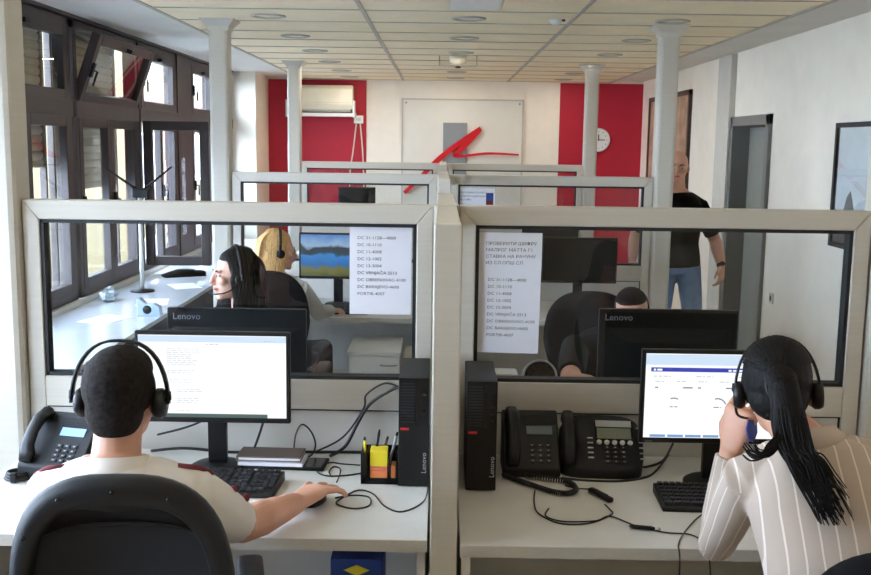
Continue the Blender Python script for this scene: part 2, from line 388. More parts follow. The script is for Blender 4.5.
window(5, 6.86, 8.28, split=2, hopper=20, tag_label='brown framed window with its upper sash tilted into the room')
window(6, 8.32, 9.50, split=2, open_case=True, tag_label='brown framed window with a lower casement swung wide open')
struct(B(XL-.15, XL-.02, 9.50, 10.02, .7, 2.59).build('trim_6', 'brown'), 'wide brown mullion panel between windows')
window(7, 10.02, 11.0, tag_label='brown framed window behind the ceiling pole')
window(8, 11.02, 12.0, tag_label='brown framed window at the far end')

def shutter(y0, y1, zbot, label):
    t = thing('roller_shutter', label, 'shutter', (XL-.22, y0, zbot), 0, 'roller shutters outside the windows')
    sl = None; z = 0; n = int((2.58-zbot)/.055)
    prof = [(-.006, 0), (.004, .010), (.006, .027), (.004, .045), (-.006, .0548), (-.012, .0548), (-.012, 0)]
    for i in range(n):
        if sl is None: sl = MB().prism([(p[0], p[1]) for p in prof], 0, y1-y0, 'y').build('slat', 'slat', t); o = sl
        else: o = sl.copy(); C.objects.link(o)
        o.location = (0, 0, i*.055)
    g = MB(); g.box(-.02, .02, -.03, 0, -(zbot-.7), 2.58-zbot); g.box(-.02, .02, y1-y0, y1-y0+.03, -(zbot-.7), 2.58-zbot); g.box(-.05, .05, -.03, y1-y0+.03, 2.58-zbot, 2.70-zbot)
    g.build('guide_rail', 'brown', t)
shutter(5.3, 6.74, 1.60, 'tan roller shutter half lowered outside nearest window')
shutter(6.92, 8.22, 1.42, 'tan roller shutter outside window with tilted upper sash')

# ------------------------------------------------------------------ outside
struct(B(-30, XL-.2, -20, 40, -3.3, -3.2).build('ground', 'ground'), 'pale paving outside far below')
bd = thing('apartment_building', 'cream apartment building seen through the open casement', 'building', (-8.2, 32.0, -3.2))
B(-4, 0, -5.5, 12, 0, 14).build('facade', 'build', bd)
B(-4.02, .03, -5.5, 12, 5.4, 6.1).build('red_band', 'buildr', bd)
B(-4.02, .03, -5.5, 12, 8.3, 9.0).build('red_band', 'buildr', bd)
for i in range(6):
    for z in (.8, 3.7, 6.6, 9.5):
        wv = B(-.02, .04, -4.6+i*2.7, -3.3+i*2.7, z, z+1.5).build('window', 'white', bd)
        B(.03, .05, -4.52+i*2.7, -3.38+i*2.7, z+.08, z+1.42).build('pane', 'bglass', wv)
def tree(x, y, h, r, label):
    t = thing('street_tree', label, 'tree', (x, y, -3.2), 0, 'trees outside the windows')
    MB().tube([(0, 0, 0), (.1, .05, h*.4), (.05, -.05, h*.8)], [.16, .12, .05], 8).build('trunk', 'bark', t)
    lv = MB(); rg = random.Random(int(x*10+y))
    for i in range(2600):
        a = rg.uniform(0, 2*PI); ph = math.acos(rg.uniform(-1, 1)); q = r*rg.random()**.4
        c = Vector((q*math.sin(ph)*math.cos(a), q*math.sin(ph)*math.sin(a), h*.72+q*1.3*math.cos(ph)))
        u = Vector((rg.uniform(-1, 1), rg.uniform(-1, 1), rg.uniform(-1, 1))).normalized()*.11; v = u.orthogonal().normalized()*.06
        lv.add([c-u, c+v, c+u, c-v], [(0, 1, 2, 3)])
    tag(lv.build('foliage', 'leaf', t), kind='stuff')
tree(-6.2, 10.9, 5.6, 1.5, 'pale leafy tree outside the nearest window in view')
tree(-6.6, 7.2, 5.2, 1.5, 'pale leafy tree outside, further to the left of the nearest one')

# ================================================================== PARTITIONS
def bay(x0, x1, Y, label, zt=1.59):
    t = thing('glass_partition', label, 'partition', ((x0+x1)/2, Y, 0), 0, 'glazed office partitions')
    h = (x1-x0)/2; w = .055; y0, y1 = -.03, .03; zb0, zb1 = .885, .99
    MB().prism([(-h, zt), (h, zt), (h-w, zt-.065), (-h+w, zt-.065)], y0, y1).build('top_rail', 'alu', t, bevel=.004)
    for s in (-1, 1):
        MB().prism([(s*h, 0), (s*h, zt), (s*(h-w), zt-.065), (s*(h-w), 0)], y0, y1).build('stile', 'alu', t, bevel=.004)
    B(-h+w, h-w, y0, y1, zb0, zb1).build('middle_rail', 'alu', t, bevel=.003)
    B(-h+w, h-w, y0, y1, 0, .08).build('bottom_rail', 'alu', t, bevel=.003)
    g = MB(); a, b, c, d = -h+w, h-w, zb1, zt-.065; q = .012
    for (p0, p1, r0, r1) in ((a, a+q, c, d), (b-q, b, c, d), (a, b, c, c+q), (a, b, d-q, d)): g.box(p0, p1, -.022, .022, r0, r1)
    for (p0, p1, r0, r1) in ((a, b, zb0-.006, zb0), (a, a+.006, .08, zb0), (b-.006, b, .08, zb0)): g.box(p0, p1, -.02, .02, r0, r1)
    g.build('gasket', 'gasket', t)
    B(a+.004, b-.004, -.003, .003, c+.004, d-.004).build('glass_pane', 'glass', t)
    B(a+.006, b-.006, -.016, .016, .08, zb0-.006).build('lower_panel', 'panel', t)
    return t
P1, P2, P3 = 3.36, 6.8, 10.15
bay(-1.395, -.022, P1, 'nearest glass partition bay on the window side, one typed list taped to it')
bay(.066, 1.437, P1, 'nearest glass partition bay on the door side, two typed sheets taped to it')
bay(-1.404, -.022, P2, 'second row glass partition bay on the window side')
bay(.066, 1.430, P2, 'second row glass partition bay on the door side with a landscape print')
bay(-1.400, -.022, P3, 'farthest glass partition bay on the window side', 1.605)
bay(.066, 1.424, P3, 'farthest glass partition bay on the door side', 1.605)
def divider(Y, label, zt=1.59):
    t = thing('desk_divider', label, 'partition', (.022, Y, 0), 0, 'glazed dividers between neighbouring desks')
    L = .82; w = .033
    for y in (-L, L-.066): B(-w-.003, w+.003, y, y+.066, 0, zt).build('post', 'alu', t, bevel=.004)
    B(-w-.009, w+.009, -.033, .033, 0, zt+.002).build('middle_post', 'alu', t, bevel=.004)
    for s in (-1, 1):
        a, b = (.033, L-.066) if s > 0 else (-L+.066, -.033)
        B(-w, w, a, b, zt-.065, zt).build('top_rail', 'alu', t, bevel=.003)
        B(-w, w, a, b, .885, .99).build('middle_rail', 'alu', t, bevel=.003)
        B(-.003, .003, a, b, .99, zt-.065).build('glass_pane', 'glass', t)
        B(-.016, .016, a, b, .02, .885).build('lower_panel', 'panel', t)
divider(P1, 'slim grey glazed divider ending between the two near desks')
divider(P2, 'slim grey glazed divider in the second row')
divider(P3, 'slim grey glazed divider in the farthest row', 1.605)
def pole(x, Y, label, w=.13):
    t = thing('ceiling_pole', label, 'pole', (x, Y, 0), 0, 'aluminium ceiling poles')
    h = w/2; c = .022; m = MB()
    poly = [(-h, -h+c), (-h+.3*c, -h+.3*c), (-h+c, -h), (h-c, -h), (h-.3*c, -h+.3*c), (h, -h+c), (h, h-c), (h-c, h), (-h+c, h), (-h, h-c)]
    m.prism(poly, 0, ZC-.05, 'z').build('shaft', 'alu', t)
    r = []
    for s, z in ((h+.004, ZC-.075), (h+.008, ZC-.05), (h+.045, ZC-.012), (h+.05, ZC-.001)): r.append([(-s, -s, z), (s, -s, z), (s, s, z), (-s, s, z)])
    MB().loft(r, smooth=False).build('capital', 'alu', t)
    B(-h-.02, h+.02, -h-.02, h+.02, 0, .03).build('foot_plate', 'alu', t)
pole(-1.475, P1, 'near grey pole at the left edge beside the nearest partition', .15)
pole(1.520, P1, 'near grey pole at the right edge beside the nearest partition', .15)
pole(-1.482, P2+.02, 'grey pole with flared top in front of the window row')
pole(1.503, P2+.02, 'grey pole with flared top in front of the walking man')
pole(-1.472, P3+.02, 'far grey pole in front of the air conditioner')
pole(1.497, P3+.02, 'far grey pole in front of the wall clock')

# ================================================================== DESKS
def desk(x0, x1, ya, yb, label):
    t = thing('office_desk', label, 'desk', ((x0+x1)/2, (ya+yb)/2, 0), 0, 'pale grey office desks')
    h = (x1-x0)/2; d = (yb-ya)/2
    top = B(-h, h, -d+.002, d-.002, .706, .74).build('desktop', 'desk', t, bevel=.003)
    s = -1 if ya < yb else 1
    for e in (-1, 1): B(-h, h, e*d-.001*e, e*d+.001*e, .707, .739).build('edge_band', 'deskedge', top) 
    for e in (-1, 1): B(e*h-(.025 if e > 0 else 0)-.004*e, e*h+(.025 if e < 0 else 0)-.004*e, -d+.03, d-.03, 0, .706).build('side_panel', 'desk', t, bevel=.002)
    B(-h+.03, h-.03, (d-.03) if (ya+yb)/2 < P1 or P1+1 < (ya+yb)/2 < P2 or P2+1.5 < (ya+yb)/2 else (-d+.01), (d-.01) if (ya+yb)/2 < P1 or P1+1 < (ya+yb)/2 < P2 or P2+1.5 < (ya+yb)/2 else (-d+.03), .25, .706).build('modesty_panel', 'desk', t)
    return t
desk(-1.385, -.022-.0, 2.555, 3.325, 'near desk on the window side, where the man in white sits')
desk(.066, 1.43, 2.525, 3.325, 'near desk on the door side with two black phones')
desk(-1.385, -.022, 3.395, 4.165, 'desk just behind the nearest partition where the dark haired woman sits')
desk(.066, 1.43, 3.395, 4.165, 'desk just behind the nearest partition where the leaning man sits')
desk(-1.385, -.022, 5.99, 6.765, 'second row desk in front of the blonde woman')
desk(.066, 1.43, 5.99, 6.765, 'second row desk holding the switched off black monitor')
desk(-1.385, -.022, 6.835, 7.605, 'desk behind the second partition on the window side')
desk(.066, 1.43, 6.835, 7.605, 'desk behind the second partition on the door side')
desk(-1.385, -.022, 9.34, 10.115, 'farthest desk on the window side with a small monitor')
# long counter under the windows
ct = thing('window_counter', 'long glossy white counter running under the windows', 'counter', (-2.12, 5.0, 0))
B(-.325, .335, -6, 6.6, .64, .67).build('counter_top', 'counter', ct, bevel=.004)
B(-.325, .30, -6, 6.6, 0, .64).build('counter_base', 'dark', ct)

# ================================================================== CEILING AND WALL FITTINGS
dl = None
for ci, (x, side) in enumerate(((-1.115, 'window side'), (.165, 'middle'), (1.465, 'door side'))):
    for ri, yy in enumerate((6.56, 7.76, 8.96, 10.12, 11.3, 12.3)):
        place = ['nearest', 'second', 'third', 'fourth', 'fifth', 'farthest'][ri]
        if (ci, ri) == (1, 3): continue
        lb = '%s round recessed downlight in the %s row of the ceiling' % (place, side)
        if dl is None:
            dl = thing('ceiling_downlight', lb, 'ceiling light', (x, yy, ZC), 0, 'round ceiling downlights')
            MB().lathe([(.085, .012), (.112, .0), (.112, -.006), (.098, -.010), (.080, -.004), (.078, .012)], n=28).build('rim', 'tee', dl)
            MB().lathe([(.002, .012), (.079, .012), (.070, .004), (.03, -.002), (.002, -.003)], n=28).build('lens', 'white', dl)
        else: dup(dl, (x, yy, ZC), 0, lb)
        if yy < 8.9: continue          # lamps added to the far rows alone, to brighten the back wall
        l = bpy.data.lights.get('downlight_fill')
        if l is None: l = bpy.data.lights.new('downlight_fill', 'AREA'); l.shape = 'DISK'; l.size = .13; l.energy = DOWNLIGHT_POWER; l.color = DOWNLIGHT_COLOR
        o = bpy.data.objects.new('downlight_fill', l); C.objects.link(o); o.location = (x, yy, ZC-.012)
def luminaire(x, y, label, lit=True):
    t = thing('ceiling_luminaire', label, 'ceiling light', (x, y, ZC), 0, 'box luminaires on the ceiling')
    B(-.15, .15, -.6, .6, -.05, 0).build('housing', 'beige', t, bevel=.004)
    B(-.135, .135, -.585, .585, -.056, -.050).build('diffuser', 'white', t)
    if lit:
        l = bpy.data.lights.new('luminaire_lamp', 'AREA'); l.shape = 'RECTANGLE'; l.size = .27; l.size_y = 1.15; l.energy = LAMP_POWER; l.color = LAMP_COLOR
        o = bpy.data.objects.new('lamp', l); C.objects.link(o); o.parent = t; o.location = (0, 0, -.062)
luminaire(.175, 5.16, 'box luminaire at the top edge, over the near desks', True)
for x, s in ((-1.1, 'window side'), (.175, 'middle'), (1.45, 'door side')):
    for y, q in ((-2.4, 'far behind'), (-.2, 'behind'), (2.0, 'just above')):
        luminaire(x, y, 'box luminaire on the %s %s the viewer' % (s, q))
t = thing('ceiling_fixture', 'beige round ceiling fixture with thin cross bars', 'ceiling fixture', (.144, 9.3, ZC))
MB().lathe([(.075, 0), (.075, -.05), (.06, -.075), (.03, -.085), (.001, -.085)]).build('body', 'beige', t)
MB().lathe([(.02, -.08), (.03, -.1), (.02, -.11), (.001, -.11)]).build('sensor', 'black', t)
for a in (0, 1): 
    m = MB(); m.tube([(-.17, -.02+.05*a, -.09), (.17, -.02+.05*a, -.09)], .006); m.tube([(.17*(1-2*a), -.02+.05*a, -.09), (.17*(1-2*a), -.02+.05*a, 0)], .005); m.build('bar', 'tee', t)
t = thing('motion_sensor', 'small white sensor on the ceiling beside the long runner', 'sensor', (.72, 6.56, ZC))
MB().lathe([(.04, 0), (.04, -.015), (.03, -.03), (.001, -.034)]).build('dome', 'white', t); B(.035, .06, -.012, .012, -.012, 0).build('clip', 'black', t)

# air conditioner
t = thing('air_conditioner', 'cream split air conditioner on the left red panel', 'air conditioner', (-1.52, YB-.012, 2.12))
MB().prism([(0, .07), (-.19, .09), (-.215, .14), (-.205, .34), (-.17, .385), (0, .385)], -.41, .41, 'x').build('body', 'beige', t, bevel=.01)
for i in range(2): B(-.39, .39, -.217, -.205, .145+i*.022, .150+i*.022).build('groove', 'pier', t)
MB().prism([(-.02, .055), (-.17, .055), (-.2, .085), (-.19, .095), (-.02, .075)], -.38, .38, 'x').build('louvre', 'pier', t)
MB().prism([(0, 0), (-.21, 0), (-.21, .04), (0, .05)], -.43, .44, 'x').build('drip_tray', 'white', t)
for s in (-1, 1): B(s*.42-.012, s*.42+.012, -.2, 0, -.01, .20).build('bracket', 'white', t)
t = thing('junction_box', 'small white junction box below the air conditioner', 'junction box', (-1.05, YB-.012, 2.04))
B(-.06, .06, -.05, 0, 0, .1).build('box', 'white', t, bevel=.008); B(-.03, .03, -.056, -.05, .03, .07).build('cover', 'pier', t)
tag(MB().tube(spline([(-1.08, YB-.03, 2.04), (-1.12, YB-.025, 1.7), (-1.16, YB-.025, 1.4), (-1.17, YB-.025, .9)]), .009).build('power_cable', 'beige'), 'pale cable hanging on the red panel under the junction box', 'cable')
tag(MB().tube(spline([(-1.03, YB-.03, 2.04), (-1.0, YB-.025, 1.7), (-.985, YB-.025, 1.3), (-.985, YB-.025, .9)]), .009).build('power_cable', 'beige'), 'pale cable hanging nearest the edge of the red panel', 'cable')
# board, plate, swoosh
t = thing('wall_board', 'large pale framed board on the white back wall', 'board', (.27, YB, 1.0))
B(-.765, .765, -.018, 0, 0, 1.355).build('panel', 'board', t)
m = MB(); m.box(-.775, -.755, -.026, 0, -.01, 1.365); m.box(.755, .775, -.026, 0, -.01, 1.365); m.box(-.775, .775, -.026, 0, 1.345, 1.365); m.box(-.775, .775, -.026, 0, -.01, .01)
m.build('frame', 'pier', t)
m = MB()
for sx in (-.72, .72): m.lathe([(.012, -.03), (.012, 0)], (sx, 0, 1.31), 10, 'y')
m.build('screw', 'metal', t)
tag(B(.025, .33, YB-.045, YB-.019, 1.30, 2.065).build('wall_plate', 'boardg', bevel=.004), 'grey rectangular plate on the pale board', 'plate')
def ribbon(pts, wd, y):
    m = MB(); pts = spline([(p[0], 0, p[1]) for p in pts], 8); n = len(pts); rings = []
    for i in range(n):
        tt = (pts[min(i+1, n-1)]-pts[max(i-1, 0)]).normalized(); nn = Vector((-tt.z, 0, tt.x)); q = i/(n-1)*(len(wd)-1); a = int(min(q, len(wd)-2)); ww = wd[a]+(wd[a+1]-wd[a])*(q-a)
        p = pts[i]; rings.append([p+nn*ww+Vector((0, y, 0)), p-nn*ww+Vector((0, y, 0)), p-nn*ww+Vector((0, y-.03, 0)), p+nn*ww+Vector((0, y-.03, 0))])
    return m.loft(rings, smooth=False)
sw = thing('wall_emblem', 'red brush stroke emblem on the back wall board', 'emblem', (0, YB-.046, 0))
ribbon([(-.46, 1.17), (-.25, 1.38), (-.03, 1.60), (.22, 1.80), (.50, 2.0)], [.024, .026, .034, .034, .026], 0).build('long_stroke', 'redlogo', sw)
ribbon([(.50, 1.995), (.36, 1.84), (.22, 1.70), (.18, 1.655), (.30, 1.65), (.6, 1.685), (.99, 1.675)], [.026, .032, .034, .026, .016, .016, .010], -.001).build('hooked_stroke', 'redlogo', sw)
# clock
t = thing('wall_clock', 'round white clock on the right red panel', 'clock', (2.0, YB-.012, 1.875))
MB().lathe([(.001, 0), (.145, 0), (.15, -.02), (.14, -.04), (.125, -.032), (.001, -.03)], axis='y', n=32).build('case', 'white', t)
m = MB(); m.box(-.006, .006, -.036, -.032, -.01, .07); m.box(-.01, .08, -.038, -.034, -.005, .005); m.build('hands', 'ink', t)
m = MB()
for i in range(12):
    a = i*PI/6; m.lathe([(.006, -.034), (.006, -.030)], (.105*math.sin(a), 0, .105*math.cos(a)), 8, 'y')
m.build('hour_marks', 'ink', t)
# right wall : map, picture, socket
t = thing('wall_map', 'old brownish map in a dark wooden frame on the right wall', 'map', (XR, 11.35, .95))
B(-.02, 0, -.95, .95, 0, 1.40).build('map_sheet', 'mapm', t)
m = MB(); m.box(-.035, 0, -1.0, -.95, -.03, 1.43); m.box(-.035, 0, .95, 1.0, -.03, 1.43); m.box(-.035, 0, -1, 1, 1.38, 1.43); m.box(-.035, 0, -1, 1, -.03, .02); m.build('frame', 'wood', t)
t = thing('framed_picture', 'dark framed print hanging near the right edge', 'picture', (XR, 6.0, 1.20))
B(-.02, 0, -.44, .44, 0, .74).build('print', 'art', t)
m = MB()
m.prism([(-.44, 0), (.44, 0), (.44, .22), (.30, .20), (.25, .30), (.2, .34), (.12, .2), (0, .14), (-.2, .18), (-.44, .1)], -.022, -.0205, 'x')
m.build('skyline_print', 'artd', t)
m = MB(); m.box(-.04, 0, -.46, -.43, -.02, .76); m.box(-.04, 0, .43, .46, -.02, .76); m.box(-.04, 0, -.46, .46, .73, .76); m.box(-.04, 0, -.46, .46, -.02, .01); m.build('frame', 'gasket', t)
B(-.034, -.032, -.43, .43, .01, .73).build('glazing', 'wglass', t)
t = thing('wall_socket', 'white wall socket low beside the doorway', 'socket', (XR, 7.58, .62))
B(-.012, 0, -.04, .04, 0, .08).build('plate', 'pier', t, bevel=.004); MB().lathe([(.022, -.014), (.02, -.004), (.001, -.004)], (0, 0, .04), 14, 'x').build('outlet', 'dark', t)

# ================================================================== OFFICE EQUIPMENT
def monitor(label, loc, rotz=0, w=.49, h=.295, zc=.31, kind='off', group='computer monitors', logo=False, lean=0):
    # faces -Y; loc is the stand base on the desk
    t = thing('computer_monitor', label, 'monitor', loc, rotz, group)
    bz = .012
    hs = MB().prism([(-w/2, -h/2), (w/2, -h/2), (w/2, h/2), (-w/2, h/2)], -.012, .012).build('housing', 'black', t, bevel=.004); hs.location = (0, 0, zc)
    MB().loft([[(-w*.46, .012, -h*.44), (w*.46, .012, -h*.44), (w*.46, .012, h*.28), (-w*.46, .012, h*.28)], [(-w*.30, .04, -h*.36), (w*.30, .04, -h*.36), (w*.30, .04, h*.12), (-w*.30, .04, h*.12)]], smooth=False).build('rear_bulge', 'black2', t).location = (0, 0, zc)
    B(-.03, .03, .035, .06, 0, zc+.02).build('neck', 'black', t, bevel=.003)
    MB().lathe([(.001, 0), (.088, 0), (.088, .006), (.078, .012), (.03, .016), (.001, .018)], (0, .035, 0), 32).build('base', 'black', t)
    sw, sh = w/2-bz, h/2-bz
    sm = {'off': 'gloss', 'doc': 'scr', 'dash': 'scr', 'land': 'landscape'}[kind]
    sc = B(-sw, sw, -.0135, -.012, -sh+.006, sh).build('screen', sm, t); sc.location = (0, 0, zc)
    if logo:
        text_mb('Lenovo', .036, 'CENTER').xf(T(w*.36, .0128, h*.5-.044) @ FACEB).build('logo_lettering', 'ink2', hs)
    text_mb('Lenovo', .008, 'CENTER').xf(T(-w*.44, -.0128, -h*.5+.004) @ FACE).build('logo_lettering', 'ink2', hs)
    return t, sc, sw, sh
def lines(mb, x0, x1, z0, n, step, th, rg, y=-.0142, ragged=.3, word=True):
    for i in range(n):
        z = z0-i*step; x = x0; xe = x1-rg.random()*ragged*(x1-x0)
        while x < xe:
            l = rg.uniform(.006, .02) if word else xe-x
            mb.box(x, min(x+l, xe), y, y+.0005, z, z+th); x += l+.004
t, sc, sw, sh = monitor('lit computer monitor showing a document in front of the man in white', (-.712, 3.10, .74), 0, kind='doc', zc=.31)
rg = random.Random(3); m = MB(); m.box(-sw, sw, -.0142, -.0136, sh-.022, sh-.002); m.build('title_bar', 'scrtop', sc)
m = MB(); lines(m, -sw+.09, -sw+.20, sh-.045, 9, .0062, .002, rg); lines(m, -sw+.09, -sw+.20, sh-.115, 2, .007, .002, rg); lines(m, -sw+.10, -sw+.19, sh-.145, 2, .007, .002, rg); lines(m, -sw+.12, -sw+.20, sh-.175, 2, .007, .002, rg); lines(m, -sw+.12, -sw+.20, sh-.205, 3, .007, .002, rg); lines(m, -sw+.12, -sw+.19, sh-.245, 1, .007, .002, rg)
lines(m, -.02, .03, sh-.03, 1, .01, .003, rg); lines(m, sw-.07, sw-.02, sh-.018, 1, .01, .003, rg)
tag(m.build('document_lines', 'scrtxt', sc), kind='stuff')
B(-sw, sw-.06, -.0142, -.0136, -sh+.006, -sh+.018).build('task_bar', 'scrgrn', sc)
t, sc, sw, sh = monitor('lit computer monitor showing a dashboard in front of the ponytailed woman', (.872, 3.02, .74), 0, kind='dash', zc=.29)
B(-sw, sw, -.0142, -.0136, sh-.035, sh-.002).build('browser_bar', 'scrtop', sc)
bb = B(-sw+.016, sw-.01, -.0145, -.0137, sh-.056, sh-.043).build('title_bar', 'scrblue', sc)
m = MB(); lines(m, -sw+.024, -sw+.05, sh-.053, 1, .01, .006, rg, -.0150, 0); lines(m, .02, .08, sh-.053, 1, .01, .005, rg, -.0150, 0); m.build('title_text', 'scr', sc)
m = MB()
for cx in (-sw+.025, -sw+.155, -sw+.285): lines(m, cx, cx+.055, sh-.072, 1, .01, .003, rg, ragged=.1)
for k in range(6):
    cx = -sw+.03+k*.066; lines(m, cx, cx+.03, sh-.088, 1, .01, .003, rg, ragged=.2)
tag(m.build('dashboard_labels', 'scrtxt', sc), kind='stuff')
m = MB()
for k in range(6):
    cx = -sw+.03+k*.066; m.box(cx+(.02 if k % 2 else 0), cx+(.05 if k % 2 else .01), -.0142, -.0137, sh-.108, sh-.104)
for gx, a0, a1 in ((-sw+.09, 60, 110), (-sw+.225, 20, 110)):
    for q in range(a0, a1, 6):
        a = math.radians(q); c, s_ = math.cos(a), math.sin(a); a2 = math.radians(q+6); c2, s2 = math.cos(a2), math.sin(a2)
        zz = sh-.165; m.add([(gx+.024*c, -.0142, zz+.024*s_), (gx+.028*c, -.0142, zz+.028*s_), (gx+.028*c2, -.0142, zz+.028*s2), (gx+.024*c2, -.0142, zz+.024*s2)], [(0, 1, 2, 3)])
    lines(m, gx-.012, gx+.012, sh-.168, 1, .01, .003, rg, ragged=0)
tag(m.build('dashboard_figures', 'scrtxt2', sc), kind='stuff')
m = MB()
for k in range(4): m.box(-sw+.02+k*.055, -sw+.068+k*.055, -.0142, -.0136, -sh+.008, -sh+.016)
m.build('task_bar', 'scrtask', sc)
monitor('black monitor seen from behind, between the man in white and the dark haired woman', (-.777, 3.80, .74), PI, w=.535, h=.33, zc=.25, logo=2)
monitor('black monitor seen from behind, hiding the leaning man', (.885, 3.80, .74), PI, w=.535, h=.33, zc=.27, logo=2)
monitor('monitor with a mountain lake wallpaper in front of the blonde woman', (-.66, 6.45, .74), 0, w=.50, h=.30, zc=.325, kind='land')
monitor('switched off black monitor in the second row, door side', (.90, 6.40, .74), 0, w=.485, h=.295, zc=.325)
monitor('black monitor just behind the switched off one, seen above it', (.78, 7.05, .74), PI, w=.40, h=.28, zc=.335)
monitor('small dark monitor far back in front of the left red panel', (-.81, 9.75, .74), 0, w=.36, h=.26, zc=.50)

def tower(label, loc, rotz=0):
    t = thing('computer_tower', label, 'computer', loc, rotz, 'small black desktop computers')
    B(-.046, .046, 0, .28, .004, .345).build('case', 'black2', t, bevel=.003)
    f = B(-.046, .046, -.012, 0, .004, .345).build('front_panel', 'black', t, bevel=.002)
    B(.008, .016, -.0135, -.012, .20, .335).build('optical_slot', 'gloss', t)
    m = MB()
    for i in range(14): m.box(-.040, .002, -.0135, -.012, .205+i*.0092, .209+i*.0092)
    m.build('vents', 'gasket', t)
    m = MB()
    for z in (.22, .24, .262, .29): m.box(.026, .038, -.0135, -.012, z, z+.008)
    m.build('ports', 'gloss', t)
    B(-.040, -.014, -.0142, -.012, .182, .189).build('red_badge', 'redled', t)
    text_mb('Lenovo', .022).xf(T(.040, -.0128, .045) @ FACE @ Matrix.Rotation(PI/2, 4, 'Z')).build('logo_lettering', 'silver', f)
    m = MB()
    for x in (-.035, .035):
        for y in (.02, .26): m.lathe([(.008, 0), (.008, .005)], (x, y, 0), 10)
    m.build('feet', 'gasket', t)
tower('black computer tower beside the pen holder, left of the divider', (-.072, 2.985, .74))
tower('black computer tower beside the left phone, right of the divider', (.136, 2.955, .74))

def keyboard(label, loc, rotz):
    t = thing('keyboard', label, 'keyboard', loc, rotz, 'black keyboards')
    MB().prism([(-.085, 0), (.085, 0), (.085, .030), (.07, .033), (-.08, .014), (-.085, .01)], -.222, .222, 'x').build('body', 'black', t, bevel=.004)
    m = MB(); 
    for r in range(6):
        y = -.066+r*.0235+(.004 if r == 5 else 0); z = .0155+(y+.08)*.127
        x = -.212
        row = [.0175]*15 if r else [.026, .024, .024, .1, .024, .024, .026]
        for wd in row+[0]+[.0175]*3+[0]+[.0175]*4:
            if wd == 0: x += .008; continue
            if x+wd < .215: m.box(x, x+wd-.003, y, y+.017, z, z+.007)
            x += wd+.0012
    m.build('keys', 'key', t)
keyboard('black keyboard beside the right arm of the man in white', (-.70, 2.945, .74), math.radians(-3))
keyboard('black keyboard in front of the ponytailed woman', (.885, 2.87, .74), math.radians(-2))

